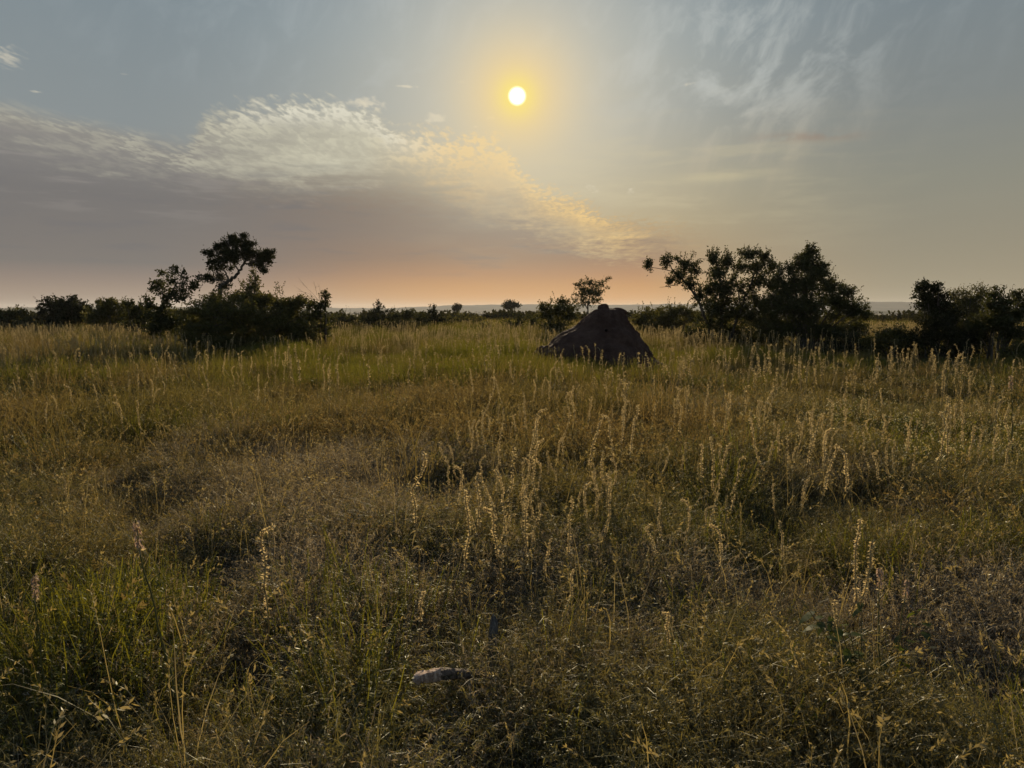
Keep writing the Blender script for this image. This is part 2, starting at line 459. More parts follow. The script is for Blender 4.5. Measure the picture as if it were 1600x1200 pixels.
M['herb_far'] = plant_mat('herb_far', (0.045, 0.054, 0.016), (0.165, 0.155, 0.054), (0.145, 0.115, 0.05), 0.6, 0.16, trans=0.48, rand=0.45, gloss=0.03)
# ---------------------------------------------------------------- ground, hills, haze
def ground_mat():
    m, N = new_mat('savanna_soil')
    out = N.node('ShaderNodeOutputMaterial'); g = N.node('ShaderNodeNewGeometry')
    P = g.outputs['Position']
    n1 = N.noise(P, 1.4, 5, 0.6); n2 = N.noise(P, 14.0, 4, 0.65); n3 = N.noise(P, 0.02, 5, 0.6); n4 = N.noise(P, 0.004, 4, 0.55)
    soil = N.mix(N.smooth(n1, 0.35, 0.65), (0.050, 0.030, 0.019, 1), (0.085, 0.053, 0.034, 1))
    soil = N.mix(N.smooth(n2, 0.52, 0.72) * 0.7, soil, (0.05, 0.042, 0.022, 1))
    grass = N.mix(N.smooth(n3, 0.38, 0.62), (0.085, 0.070, 0.030, 1), (0.15, 0.115, 0.055, 1))
    grass = N.mix(N.smooth(n4, 0.45, 0.62) * 0.7, grass, (0.05, 0.05, 0.022, 1))
    x, y, z = N.sep(P)
    r = N.math('SQRT', x * x + y * y)
    col = N.mix(N.smooth(r, 50.0, 130.0), soil, grass)
    p = N.node('ShaderNodeBsdfPrincipled'); p.inputs['Roughness'].default_value = 1.0
    p.inputs['Specular IOR Level'].default_value = 0.1
    N.put(p.inputs['Base Color'], col)
    b = N.node('ShaderNodeBump'); b.inputs['Strength'].default_value = 0.7; b.inputs['Distance'].default_value = 0.05
    N.put(b.inputs['Height'], n2 * 0.4 + n1); m.node_tree.links.new(b.outputs[0], p.inputs['Normal'])
    m.node_tree.links.new(p.outputs[0], out.inputs[0])
    return m

def build_ground():
    na = 288; rr = np.concatenate([[0.0], np.geomspace(0.6, 9000, 190)])
    a = np.arange(na) * 2 * math.pi / na
    Xg = rr[:, None] * np.sin(a)[None]; Yg = rr[:, None] * np.cos(a)[None]
    Z = gz(Xg, Yg)
    V = np.stack([Xg, Yg, Z], axis=2)
    i = np.arange(len(rr) - 1)[:, None] * na; j = np.arange(na)[None]; j2 = (j + 1) % na
    Fq = np.stack([i + j, i + na + j, i + na + j2, i + j2], axis=2).reshape(-1, 4)
    mb = MB(); mb.grid(V, Fq)
    # close the middle with a tiny square of the first ring
    me = mb.mesh('ground', ground_mat())
    for p in me.polygons: p.use_smooth = True
    o = link('ground', me)
    tag(o, 'reddish soil of the savanna plain running out to the horizon', 'ground', kind='structure')
    # the centre under the camera
    return o

def build_hills():
    m, N = new_mat('hill_bush')
    out = N.node('ShaderNodeOutputMaterial'); g = N.node('ShaderNodeNewGeometry')
    nz = N.noise(g.outputs['Position'], 0.006, 6, 0.65)
    d = N.node('ShaderNodeBsdfDiffuse')
    N.put(d.inputs[0], N.mix(N.smooth(nz, 0.4, 0.62), (0.055, 0.060, 0.032, 1), (0.11, 0.10, 0.055, 1)))
    m.node_tree.links.new(d.outputs[0], out.inputs[0])
    def ridge(name, label, R0, prof, depth, seed):
        azs = np.linspace(-62, 62, 420)
        pz = np.interp(azs, [p[0] for p in prof], [p[1] for p in prof])
        h = pz / F * R0 + CAM_H + (fbm(azs * 0.9, azs * 0 + seed, seed, 4) - 0.5) * R0 * 0.0016 + (fbm(azs * 14, azs * 0, seed + 5, 2) - 0.5) * R0 * 0.0007
        t = np.linspace(0, 1, 12)
        rr = R0 - depth + 2 * depth * t
        bump = np.sin(t * math.pi) ** 1.3
        base = -22.0
        A = np.radians(azs)
        Zg = base + (h[:, None] - base) * bump[None]
        Xg = np.sin(A)[:, None] * rr[None]; Yg = np.cos(A)[:, None] * rr[None]
        V = np.stack([Xg, Yg, Zg], axis=2); k = len(t)
        i = np.arange(len(azs) - 1)[:, None] * k; j = np.arange(k - 1)[None]
        Fq = np.stack([i + j, i + k + j, i + k + j + 1, i + j + 1], axis=2).reshape(-1, 4)
        mb = MB(); mb.grid(V, Fq); o = link(name, mb.mesh(name, m))
        for p in o.data.polygons: p.use_smooth = True
        tag(o, label, 'hills', kind='structure')
    # height in pixels above eye level, by azimuth
    ridge('hills', 'long low blue ridge fading into haze on the horizon', 5200.0, [(-62, 3), (-40, 2), (-33, 3), (-28, 5), (-16, 3), (-9, 3), (-5, 7), (2, 9), (8, 8), (14, 9), (22, 11), (28, 11), (34, 10), (62, 6)], 600.0, 3)
    ridge('hills', 'darker wooded rise in front of the blue ridge', 3000.0, [(-62, -6), (-20, -9), (-8, -6), (-2, -5), (6, -7), (18, -5), (26, -1), (30, -2), (36, -5), (62, -8)], 400.0, 8)

def build_haze():
    m, N = new_mat('haze_air')
    out = N.node('ShaderNodeOutputMaterial')
    v = N.node('ShaderNodeVolumePrincipled')
    v.inputs['Color'].default_value = (0.80, 0.80, 0.84, 1)
    v.inputs['Density'].default_value = HAZE
    v.inputs['Anisotropy'].default_value = 0.3
    m.node_tree.links.new(v.outputs[0], out.inputs['Volume'])
    S = 9400.0; z0 = -28.0; z1 = 66.0
    V = np.array([[-S, -S, z0], [S, -S, z0], [S, S, z0], [-S, S, z0], [-S, -S, z1], [S, -S, z1], [S, S, z1], [-S, S, z1]])
    Fq = np.array([[3, 2, 1, 0], [4, 5, 6, 7], [0, 1, 5, 4], [1, 2, 6, 5], [2, 3, 7, 6], [3, 0, 4, 7]])
    mb = MB(); mb.grid(V, Fq); o = link('haze', mb.mesh('haze', m))
    tag(o, 'thin pale evening haze lying over the plain', 'haze', kind='stuff')

# ---------------------------------------------------------------- termite mound
def build_mound():
    m, N = new_mat('mound_earth')
    out = N.node('ShaderNodeOutputMaterial'); tc = N.node('ShaderNodeTexCoord'); P = tc.outputs['Object']
    n1 = N.noise(P, 1.6, 5, 0.6); n2 = N.noise(P, 9.0, 5, 0.65); n3 = N.noise(P, 40.0, 3, 0.6)
    mp = N.node('ShaderNodeMapping'); mp.inputs['Scale'].default_value = (1, 1, 0.25)
    m.node_tree.links.new(P, mp.inputs[0])
    ru = N.noise(mp.outputs[0], 5.0, 4, 0.6)
    col = N.mix(N.smooth(n1, 0.35, 0.65), (0.072, 0.038, 0.028, 1), (0.115, 0.066, 0.049, 1))
    col = N.mix(N.smooth(ru, 0.50, 0.70) * 0.6, col, (0.075, 0.043, 0.032, 1))
    col = N.mix(N.smooth(n2, 0.55, 0.75) * 0.5, col, (0.17, 0.108, 0.083, 1))
    p = N.node('ShaderNodeBsdfPrincipled'); p.inputs['Roughness'].default_value = 0.95
    p.inputs['Specular IOR Level'].default_value = 0.15
    N.put(p.inputs['Base Color'], col)
    b = N.node('ShaderNodeBump'); b.inputs['Strength'].default_value = 1.0; b.inputs['Distance'].default_value = 0.2
    N.put(b.inputs['Height'], n2 * 0.7 + ru * 0.6 + n3 * 0.22); m.node_tree.links.new(b.outputs[0], p.inputs['Normal'])
    m.node_tree.links.new(p.outputs[0], out.inputs[0])
    D = 27.0; cx = at(951, D); cz = G(cx, D)
    sc = D * CP / F
    root = empty('termite_mound', (cx, D, cz))
    tag(root, 'big dark earth termite mound with a knobbly peak standing in the grass', 'termite mound')
    zt = CAM_H - cz
    # silhouette: (height above ground, left reach, right reach)
    rows = []
    for py, l, r in ((588, 800, 1056), (580, 808, 1048), (572, 816, 1040), (564, 823, 1030), (555, 832, 1020), (545, 843, 1011), (536, 855, 1004), (528, 868, 1000), (521, 881, 996), (511, 898, 987), (502, 908, 982), (494, 917, 977), (488, 925, 974), (484, 931, 970)):
        rows.append((zt + (484 - py) * sc, (951 - l) * sc, (r - 951) * sc))
    rows.insert(0, (-0.35, rows[0][1] * 1.08, rows[0][2] * 1.08))
    rows.append((rows[-1][0] + 0.03, 0.28, 0.28)); rows.append((rows[-1][0] + 0.015, 0.02, 0.02))
    na = 144; nr = 110
    a = np.arange(na) * 2 * math.pi / na
    T = np.linspace(0, len(rows) - 1, nr); rws = np.array(rows)
    H = np.interp(T, np.arange(len(rows)), rws[:, 0]); Lr = np.interp(T, np.arange(len(rows)), rws[:, 1]); Rr = np.interp(T, np.arange(len(rows)), rws[:, 2])
    c = np.cos(a); w = (c + 1) / 2
    rad = Lr[:, None] * (1 - w)[None] + Rr[:, None] * w[None]
    az_ = a[None] * 3.0; 
    gul = fbm(np.cos(a)[None] * 2.6 + 5 + H[:, None] * 0.15, np.sin(a)[None] * 2.6 + H[:, None] * 0.25, 31, 4) - 0.5
    lump = fbm(np.cos(a)[None] * 1.5 + 9 + H[:, None] * 1.9, np.sin(a)[None] * 1.5 + H[:, None] * 1.4, 41, 4) - 0.5
    fine = fbm(a[None] * 14 + H[:, None] * 2, H[:, None] * 9 + a[None] * 2, 51, 3) - 0.5
    rad = rad * (1 + gul * 0.34 * np.sin(a)[None] ** 2 + gul * 0.10 + lump * 0.26) + fine * 0.13 + (fbm(np.cos(a)[None] * 7 + 3 + H[:, None] * 0.6, np.sin(a)[None] * 7 + H[:, None] * 0.8, 91, 3) - 0.5) * 0.22
    rad = np.maximum(rad, 0.01)
    V = np.stack([rad * np.cos(a)[None], rad * np.sin(a)[None] * 0.92, H[:, None] + lump * 0.10 * (H[:, None] > 0) + rad * 0], axis=2)
    i = np.arange(nr - 1)[:, None] * na; j = np.arange(na)[None]; j2 = (j + 1) % na
    Fq = np.stack([i + j, i + j2, i + na + j2, i + na + j], axis=2).reshape(-1, 4)
    mb = MB(); mb.grid(V, Fq)
    o = link('body', mb.mesh('mound_body', m), root)
    for p_ in o.data.polygons: p_.use_smooth = True
    def knob(name, cx_, cy_, cz_, rx, ry, rz, seed, amp=0.3, n=26):
        th = np.linspace(0, math.pi, n); ph = np.arange(2 * n) * math.pi / n
        X_ = np.sin(th)[:, None] * np.cos(ph)[None]; Y_ = np.sin(th)[:, None] * np.sin(ph)[None]; Z_ = np.cos(th)[:, None] + 0 * ph[None]
        k = 1 + (fbm(X_ * 1.6 + 4 + Z_ * 1.1, Y_ * 1.6 + 7 + Z_ * 0.8, seed, 4) - 0.5) * 2 * amp
        V_ = np.stack([cx_ + X_ * rx * k, cy_ + Y_ * ry * k, cz_ + Z_ * rz * k], axis=2)
        ii = np.arange(n - 1)[:, None] * 2 * n; jj = np.arange(2 * n)[None]; jk = (jj + 1) % (2 * n)
        Fk = np.stack([ii + jj, ii + 2 * n + jj, ii + 2 * n + jk, ii + jk], axis=2).reshape(-1, 4)
        b_ = MB(); b_.grid(V_, Fk); q = link(name, b_.mesh(name, m), root)
        for f_ in q.data.polygons: f_.use_smooth = True
        return q
    top = rows[-3][0]
    knob('peak', (943 - 951) * sc, -0.05, top - 0.02, 0.20, 0.19, 0.24, 61, 0.5)
    knob('peak', (965 - 951) * sc, 0.05, top - 0.10, 0.34, 0.30, 0.15, 65, 0.45)
    knob('lobe', (853 - 951) * sc, -0.35, zt + (484 - 556) * sc, 0.42, 0.5, 0.40, 71, 0.3)
    knob('lobe', (838 - 951) * sc, -0.5, zt + (484 - 574) * sc, 0.62, 0.6, 0.30, 73, 0.3)
    # tunnel mouths near the foot: solid lumps, their inner shade put into the colour
    hm, NN = new_mat('tunnel_shade_tone')
    oo = NN.node('ShaderNodeOutputMaterial'); dd = NN.node('ShaderNodeBsdfDiffuse'); dd.inputs[0].default_value = (0.012, 0.008, 0.006, 1)
    hm.node_tree.links.new(dd.outputs[0], oo.inputs[0])
    for px, py, r_ in ((900, 556, 0.07), (967, 567, 0.085), (943, 515, 0.05)):
        hz = zt + (484 - py) * sc; hx = (px - 951) * sc
        ia = np.interp(hz, rws[:, 0], (rws[:, 1] + rws[:, 2]) / 2)
        k_ = int(np.argmin(np.abs(H - hz)))
        ang = np.argmin(np.abs(V[k_, :, 0] - hx) + 10 * (V[k_, :, 1] > 0))
        q = knob('painted_hole', V[k_, ang, 0], V[k_, ang, 1] + 0.02, hz, r_ * 1.2, 0.05, r_, 80 + px, 0.35, 12)
        q.data.materials.clear(); q.data.materials.append(hm)
    return cx, D
# ---------------------------------------------------------------- trees and bushes
def bez(p0, p1, p2, n=8):
    t = np.linspace(0, 1, n)[:, None]
    return p0 * (1 - t) ** 2 + 2 * p1 * t * (1 - t) + p2 * t * t

def twig_blob(wood, crown, c, rad, ntw, lpt, L, W, origin=None, up=0.25, sig=0.09, dense=0.72, tw_r=0.009):
    """twigs fanning out inside one ellipsoid of the crown, leaves set along each twig"""
    c = np.asarray(c, float); rad = np.asarray(rad, float)
    d = rnd_dirs(ntw); rr = rng.random(ntw) ** dense * 1.28
    E = c + d * rr[:, None] * rad
    o = c - np.array([0, 0, 0.45]) * rad if origin is None else np.asarray(origin, float)
    S = o + (E - o) * rng.uniform(0.05, 0.45, ntw)[:, None] + rng.normal(size=(ntw, 3)) * rad * 0.10
    ln = np.linalg.norm(E - S, axis=1)
    mid = (S + E) / 2 + np.array([0, 0, 1.0]) * ln[:, None] * up * rng.uniform(-0.6, 0.4, ntw)[:, None] + rng.normal(size=(ntw, 3)) * ln[:, None] * 0.08
    t = np.linspace(0, 1, 5)[None, :, None]
    P = S[:, None] * (1 - t) ** 2 + 2 * mid[:, None] * t * (1 - t) + E[:, None] * t * t
    Wd = np.linspace(1, 0.35, 5)[None] * tw_r * rng.uniform(0.7, 1.4, ntw)[:, None]
    T = E - S; T /= np.linalg.norm(T, axis=1)[:, None] + 1e-9
    wood.ribbon(P, Wd, perp(T), 0.4)
    wood.ribbon(P, Wd, np.cross(T, perp(T)), 0.4)
    # leaves
    n = ntw * lpt
    k = np.repeat(np.arange(ntw), lpt); tt = rng.uniform(0.25, 1.06, n)[:, None]
    C = S[k] * (1 - tt) ** 2 + 2 * mid[k] * tt * (1 - tt) + E[k] * tt * tt
    C = C + rng.normal(size=(n, 3)) * sig * (0.35 + 0.65 * rng.random(n))[:, None]
    A = T[k] * 0.55 + rnd_dirs(n) * 0.9 + np.array([0, 0, 0.15])
    A /= np.linalg.norm(A, axis=1)[:, None]
    s = rng.uniform(0.6, 1.25, n)[:, None]
    tint = np.clip(np.repeat(rng.uniform(0.1, 0.8, ntw), lpt) + rng.normal(size=n) * 0.18, 0, 1)
    crown.leaves(C, A * L * s, perp(A) * W * s, tint)

def shoots(wood, crown, base, n, h, spread, lps, L, W, lean=0.25, tw_r=0.008):
    """long upright shoots that stick out of a bush, leaves spaced along them"""
    for _ in range(n):
        b = np.asarray(base) + np.array([rng.normal() * spread, rng.normal() * spread * 0.7, 0])
        hh = h * rng.uniform(0.55, 1.1)
        e = b + np.array([rng.normal() * lean * hh, rng.normal() * lean * hh, hh])
        m_ = (b + e) / 2 + rng.normal(size=3) * 0.10 * hh
        P = bez(b, m_, e, 7)
        wood.tube(P, np.linspace(tw_r, tw_r * 0.35, 7), 4)
        tt = np.linspace(0.12, 1.0, lps)[:, None]
        C = b * (1 - tt) ** 2 + 2 * m_ * tt * (1 - tt) + e * tt * tt + rng.normal(size=(lps, 3)) * 0.03
        T = (e - b) / np.linalg.norm(e - b)
        A = T * 0.5 + rnd_dirs(lps); A /= np.linalg.norm(A, axis=1)[:, None]
        s = rng.uniform(0.6, 1.2, lps)[:, None]
        crown.leaves(C, A * L * s, perp(A) * W * s, rng.uniform(0.2, 0.8, lps))

def bare(wood, base, n, h, lean, r=0.008):
    for _ in range(n):
        b = np.asarray(base) + rng.normal(size=3) * np.array([0.08, 0.08, 0.02])
        e = b + np.array([lean * h * rng.uniform(0.6, 1.3), rng.normal() * 0.2 * h, h * rng.uniform(0.6, 1.1)])
        m_ = (b + e) / 2 + rng.normal(size=3) * 0.15 * h
        P = bez(b, m_, e, 8); wood.tube(P, np.linspace(r, r * 0.3, 8), 4)
        for q in range(4):
            k = rng.integers(2, 7); d = (e - b) * rng.uniform(0.2, 0.4) + rng.normal(size=3) * 0.18 * h
            wood.tube(bez(P[k], P[k] + d * 0.5 + rng.normal(size=3) * 0.04, P[k] + d, 5), np.linspace(r * 0.6, r * 0.2, 5), 3)

def make_tree(name, label, cat, px, d, blobs, mat='leaf_dark', L=0.10, W=0.024, limbs=None, shoot=(), bares=(), trunk_r=0.06, parts=('trunk', 'crown'), group=None, depth=0.8, stems=True, sig=0.09, up=0.25, tw_r=0.009):
    x = at(px, d); z0 = G(x, d); sc = d * CP / F
    root = empty(name, (x, d, z0)); tag(root, label, cat, group)
    wood = MB(); crown = MB()
    def loc(q):
        yy = q[2] if len(q) > 2 else 0.0
        return np.array([(q[0] - px) * sc, yy, (484 - q[1]) * sc + CAM_H - z0])
    if limbs:
        for pts, r0, r1 in limbs:
            P = np.array([loc(q) for q in pts])
            # resample smoothly
            k = len(P); t = np.linspace(0, k - 1, 5 * k)
            Q = np.stack([np.interp(t, np.arange(k), P[:, i]) for i in range(3)], axis=1)
            for _ in range(3): Q[1:-1] = (Q[:-2] + 2 * Q[1:-1] + Q[2:]) / 4
            Q[1:-1] += rng.normal(size=Q[1:-1].shape) * r0 * 0.25
            wood.tube(Q, np.linspace(r0, r1, len(Q)), 8)
    for b in blobs:
        bx, by, rx, ry, ntw, lpt = b[:6]
        yy = b[6] if len(b) > 6 else rng.normal() * 0.25 * rx * sc
        c = loc((bx, by, yy)); rad = np.array([rx * sc, rx * sc * depth, ry * sc])
        if stems and not limbs:
            for q in range(3 if rx > 20 else 2):
                p0 = np.array([rng.normal() * 0.12 + 0.14 * c[0], rng.normal() * 0.12 + 0.12 * c[1], -0.15])
                e = c + rng.normal(size=3) * rad * 0.35
                m_ = np.array([(p0[0] * 0.6 + e[0] * 0.4), (p0[1] + e[1]) / 2, e[2] * 0.6 + 0.1]) + rng.normal(size=3) * 0.08
                wood.tube(bez(p0, m_, e, 8), np.linspace(trunk_r * rng.uniform(0.5, 0.9), 0.012, 8), 6)
        twig_blob(wood, crown, c, rad, int(ntw * 0.8), lpt, L, W, sig=sig, up=up, tw_r=tw_r)
        for q in range(3):      # ragged satellites round the edge of each clump
            dd = rnd_dirs(1)[0] * np.array([1, 1, 0.8]) + np.array([0, 0, 0.25])
            twig_blob(wood, crown, c + dd * rad * rng.uniform(0.75, 1.15), rad * rng.uniform(0.28, 0.5), max(3, int(ntw * 0.11)), max(8, int(lpt * 0.7)), L, W, origin=c + dd * rad * 0.4, sig=sig, up=up, tw_r=tw_r)
    for s in shoot:
        bx, by, n, h, spread, lps = s[:6]
        shoots(wood, crown, loc((bx, by, 0)), n, h * sc, spread * sc, lps, L, W, lean=s[6] if len(s) > 6 else 0.2, tw_r=tw_r)
    for s in bares:
        bx, by, n, h, lean = s
        bare(wood, loc((bx, by, 0)), n, h * sc, lean)
    link(parts[0], wood.mesh(name + '_wood', M['bark']), root)
    link(parts[1], crown.mesh(name + '_leaf', M[mat]), root)
    return root

SH = ('stems', 'foliage')
def build_trees():
    # --- left: gnarled flat-crowned tree rising from behind the big bush
    make_tree('umbrella_tree', 'gnarled tree with a dense black flat crown on a twisted trunk', 'tree', 372, 40.0,
        [(372, 396, 26, 15, 60, 55), (352, 404, 20, 13, 42, 50), (395, 398, 20, 13, 42, 50), (413, 404, 17, 10, 34, 46), (426, 398, 9, 5, 14, 36), (370, 381, 17, 8, 26, 44), (388, 382, 13, 8, 22, 44), (332, 397, 9, 6, 14, 36), (408, 414, 14, 5, 18, 34), (413, 423, 6, 6, 10, 26),
         (331, 411, 6, 4, 8, 28), (341, 420, 12, 4, 12, 26), (360, 419, 7, 5, 8, 18), (325, 434, 8, 5, 12, 34), (338, 437, 12, 5, 14, 30), (345, 430, 7, 5, 8, 20), (347, 448, 12, 7, 14, 26), (366, 374, 6, 4, 8, 30), (385, 371, 5, 4, 8, 28), (350, 385, 8, 6, 10, 34), (342, 391, 7, 5, 8, 34)],
        'leaf_black', 0.11, 0.032, limbs=[
        ([(352, 552), (350, 500), (343, 468), (347, 448), (360, 438), (370, 433), (376, 425), (384, 413), (392, 402)], 0.15, 0.05),
        ([(384, 413), (392, 413), (402, 409), (414, 404)], 0.05, 0.02), ([(376, 425), (370, 415), (362, 405), (356, 398)], 0.045, 0.02),
        ([(360, 438), (356, 428), (350, 420), (340, 416), (330, 409)], 0.05, 0.018), ([(354, 441), (346, 438), (336, 437), (324, 434)], 0.05, 0.02),
        ([(384, 413), (386, 398), (388, 384)], 0.035, 0.015), ([(402, 409), (410, 415), (414, 424)], 0.025, 0.01), ([(350, 420), (354, 410), (350, 400)], 0.02, 0.01)],
        sig=0.10, up=0.1)
    make_tree('leaning_tree', 'thin leggy tree with loose large leaves leaning over the left bushes', 'tree', 262, 36.0,
        [(273, 457, 24, 9, 24, 17), (277, 440, 15, 9, 14, 15), (250, 444, 12, 7, 10, 14), (243, 452, 8, 5, 7, 12), (295, 452, 14, 8, 13, 15), (308, 448, 7, 8, 7, 12), (285, 466, 14, 6, 10, 13), (260, 465, 10, 6, 8, 12), (275, 427, 5, 6, 4, 11), (290, 432, 6, 7, 4, 9), (256, 428, 5, 6, 3, 9), (234, 476, 10, 10, 16, 18), (258, 480, 10, 9, 14, 18), (246, 494, 16, 13, 40, 26), (266, 502, 16, 12, 36, 26), (244, 512, 20, 12, 40, 26), (312, 438, 3, 5, 3, 8)],
        'leaf_dark', 0.155, 0.042, limbs=[([(247, 548), (250, 510), (254, 484), (262, 466), (272, 454), (280, 440)], 0.055, 0.02), ([(262, 466), (250, 452), (240, 448), (234, 440)], 0.03, 0.01), ([(272, 454), (290, 452), (310, 446)], 0.03, 0.01), ([(254, 484), (243, 478), (234, 470)], 0.03, 0.01)], sig=0.11)
    make_tree('large_bush', 'largest spreading olive green bush below the flat-crowned tree', 'bush', 385, 35.0,
        [(385, 490, 62, 32, 260, 46), (330, 505, 46, 26, 170, 40), (440, 498, 46, 28, 180, 42), (350, 478, 34, 20, 110, 38), (395, 470, 30, 14, 80, 34), (425, 472, 22, 14, 55, 30), (452, 476, 28, 16, 80, 32), (300, 512, 26, 22, 90, 36), (380, 525, 70, 22, 190, 42), (470, 515, 32, 24, 90, 36), (330, 535, 40, 14, 80, 36), (440, 535, 40, 16, 80, 34), (395, 446, 12, 20, 22, 20), (388, 455, 10, 18, 16, 18), (402, 430, 6, 10, 7, 12)],
        'leaf_olive', 0.115, 0.034, shoot=[(395, 470, 6, 46, 9, 22), (440, 462, 4, 20, 6, 14), (345, 462, 4, 12, 12, 10), (480, 480, 4, 16, 10, 12)], parts=SH, trunk_r=0.07)
    make_tree('ragged_shrub', 'ragged shrub with bare twigs beside the right end of the large bush', 'shrub', 495, 37.0,
        [(494, 490, 16, 14, 48, 22), (507, 474, 7, 13, 14, 14), (488, 476, 8, 9, 16, 16), (510, 460, 5, 9, 9, 14), (497, 512, 20, 16, 50, 26), (482, 496, 12, 14, 28, 22)],
        'leaf_dark', 0.125, 0.036, shoot=[(508, 475, 4, 22, 4, 12), (500, 470, 2, 18, 3, 8)], bares=[(496, 470, 3, 24, -1.2), (500, 462, 2, 22, -0.2)], parts=SH)
    # --- far left
    make_tree('round_bush', 'dense round dark bush standing alone near the left edge', 'bush', 100, 62.0,
        [(104, 485, 31, 20, 150, 40), (84, 494, 26, 18, 90, 36), (126, 491, 20, 18, 70, 36), (105, 474, 22, 10, 60, 32), (73, 474, 10, 9, 22, 20), (66, 486, 8, 10, 18, 20), (100, 508, 36, 12, 80, 40)],
        'leaf_black', 0.17, 0.055, shoot=[(72, 480, 4, 18, 6, 10)], parts=SH, tw_r=0.014)
    make_tree('low_bush', 'low dusky bush cut by the left edge of the photo', 'bush', 14, 60.0,
        [(22, 491, 18, 12, 70, 30), (4, 500, 20, 14, 60, 30), (38, 504, 14, 9, 34, 26), (16, 508, 36, 10, 60, 30), (-18, 502, 20, 14, 50, 30)], 'leaf_dark', 0.17, 0.05, parts=SH, tw_r=0.014)
    make_tree('brownish_bush', 'brownish green bush just right of the round dark bush', 'bush', 170, 58.0,
        [(168, 486, 24, 18, 105, 32), (150, 494, 18, 16, 60, 30), (190, 491, 18, 17, 64, 30), (174, 474, 12, 8, 22, 24), (168, 508, 32, 11, 70, 32), (155, 472, 5, 6, 8, 14)], 'leaf_olive', 0.16, 0.05, shoot=[(155, 478, 2, 14, 3, 8)], parts=SH, tw_r=0.013)
    make_tree('ragged_bush', 'ragged dark bush between the brownish bush and the leggy tree', 'bush', 212, 50.0,
        [(206, 488, 18, 18, 66, 28), (226, 493, 18, 17, 66, 28), (202, 473, 8, 8, 14, 18), (215, 508, 28, 11, 60, 30), (240, 498, 14, 14, 40, 26)], 'leaf_dark', 0.145, 0.045, shoot=[(204, 478, 4, 14, 6, 10), (226, 480, 4, 18, 6, 10)], parts=SH, tw_r=0.012)
    make_tree('olive_bush', 'small olive bush filling the gap left of the large bush', 'bush', 268, 46.0,
        [(270, 494, 18, 14, 60, 28), (288, 498, 16, 14, 54, 28), (252, 504, 18, 13, 50, 28), (272, 512, 30, 12, 60, 28)], 'leaf_olive', 0.13, 0.04, parts=SH)
    # --- middle distance
    mid = [
        ('low_bush', 'low flat bush just right of the ragged shrub with bare twigs', 540, 60, [(536, 499, 20, 12), (518, 505, 14, 12), (558, 502, 18, 12), (540, 512, 30, 10)], 'leaf_dark'),
        ('dark_bush', 'dark bush with a small round head poking up left of centre', 594, 58, [(592, 481, 7, 8), (590, 496, 17, 13), (607, 494, 13, 12), (576, 502, 13, 12), (600, 511, 28, 11)], 'leaf_black'),
        ('spreading_bush', 'wide low bush between the round-headed bush and the pointed one', 636, 62, [(622, 496, 16, 11), (640, 492, 15, 11), (655, 498, 15, 11), (634, 508, 32, 12)], 'leaf_dark'),
        ('pointed_bush', 'dark bush tapering to one sharp pointed tip left of centre', 678, 64, [(676, 487, 6, 8), (677, 496, 11, 11), (688, 500, 18, 12), (664, 502, 15, 11), (680, 510, 30, 10)], 'leaf_black'),
        ('flat_bush', 'flat brownish bush low in the grass below the far trees', 722, 74, [(714, 500, 20, 8), (728, 499, 22, 8), (740, 502, 18, 8), (728, 508, 30, 8)], 'leaf_olive'),
        ('grass_bush', 'dark bush sunk in tall grass just left of the mound', 764, 58, [(752, 514, 14, 9), (772, 516, 15, 10), (762, 522, 24, 10)], 'leaf_dark'),
        ('thorn_bush', 'low dark thorn bush between the sunken bush and the mound', 818, 56, [(812, 502, 18, 12), (834, 504, 16, 12), (796, 510, 14, 11), (820, 516, 30, 11)], 'leaf_dark'),
        ('far_bush', 'small hazy bush under the far flat-topped tree', 800, 150, [(796, 491, 10, 4), (808, 492, 9, 4), (784, 493, 8, 4)], 'leaf_far'),
        ('far_bush', 'small hazy bush under the far round tree', 722, 160, [(716, 491, 9, 4), (730, 492, 9, 4)], 'leaf_far'),
        ('green_bush', 'greenish bush growing against the left shoulder of the mound', 872, 46, [(872, 482, 19, 14), (856, 492, 18, 16), (890, 490, 18, 16), (870, 506, 32, 14), (880, 472, 11, 9), (852, 480, 9, 9)], 'leaf_olive'),
        ('brush', 'low scrubby bush just right of the mound', 1016, 56, [(1010, 493, 17, 13), (1032, 489, 17, 14), (1020, 506, 30, 13), (998, 502, 14, 11)], 'leaf_olive'),
        ('brush', 'taller scrubby bush at the foot of the open-branched tree', 1062, 54, [(1052, 487, 18, 15), (1074, 485, 17, 15), (1062, 505, 32, 14), (1088, 498, 16, 14), (1038, 498, 14, 14)], 'leaf_olive'),
        ('green_bush', 'low green bush in the gap between the two right-hand thickets', 1398, 31, [(1388, 526, 20, 12), (1412, 520, 18, 12), (1404, 538, 30, 12), (1372, 538, 18, 12), (1424, 532, 16, 12)], 'leaf_olive'),
        ('green_bush', 'bright olive bush cut by the right edge of the photo', 1590, 27, [(1586, 556, 16, 16), (1604, 548, 18, 18), (1580, 574, 18, 14), (1612, 570, 20, 18)], 'leaf_olive'),
        ('low_bush', 'low dark bush skirting the right foot of the dense thicket', 1330, 33, [(1316, 540, 22, 18), (1345, 538, 22, 18), (1330, 556, 30, 12), (1365, 552, 16, 12), (1300, 554, 16, 12)], 'leaf_black'),
        ('brown_bush', 'tawny bush low in the grass left of the large bush foot', 290, 33, [(286, 528, 12, 8), (300, 532, 12, 8)], 'leaf_olive'),
    ]
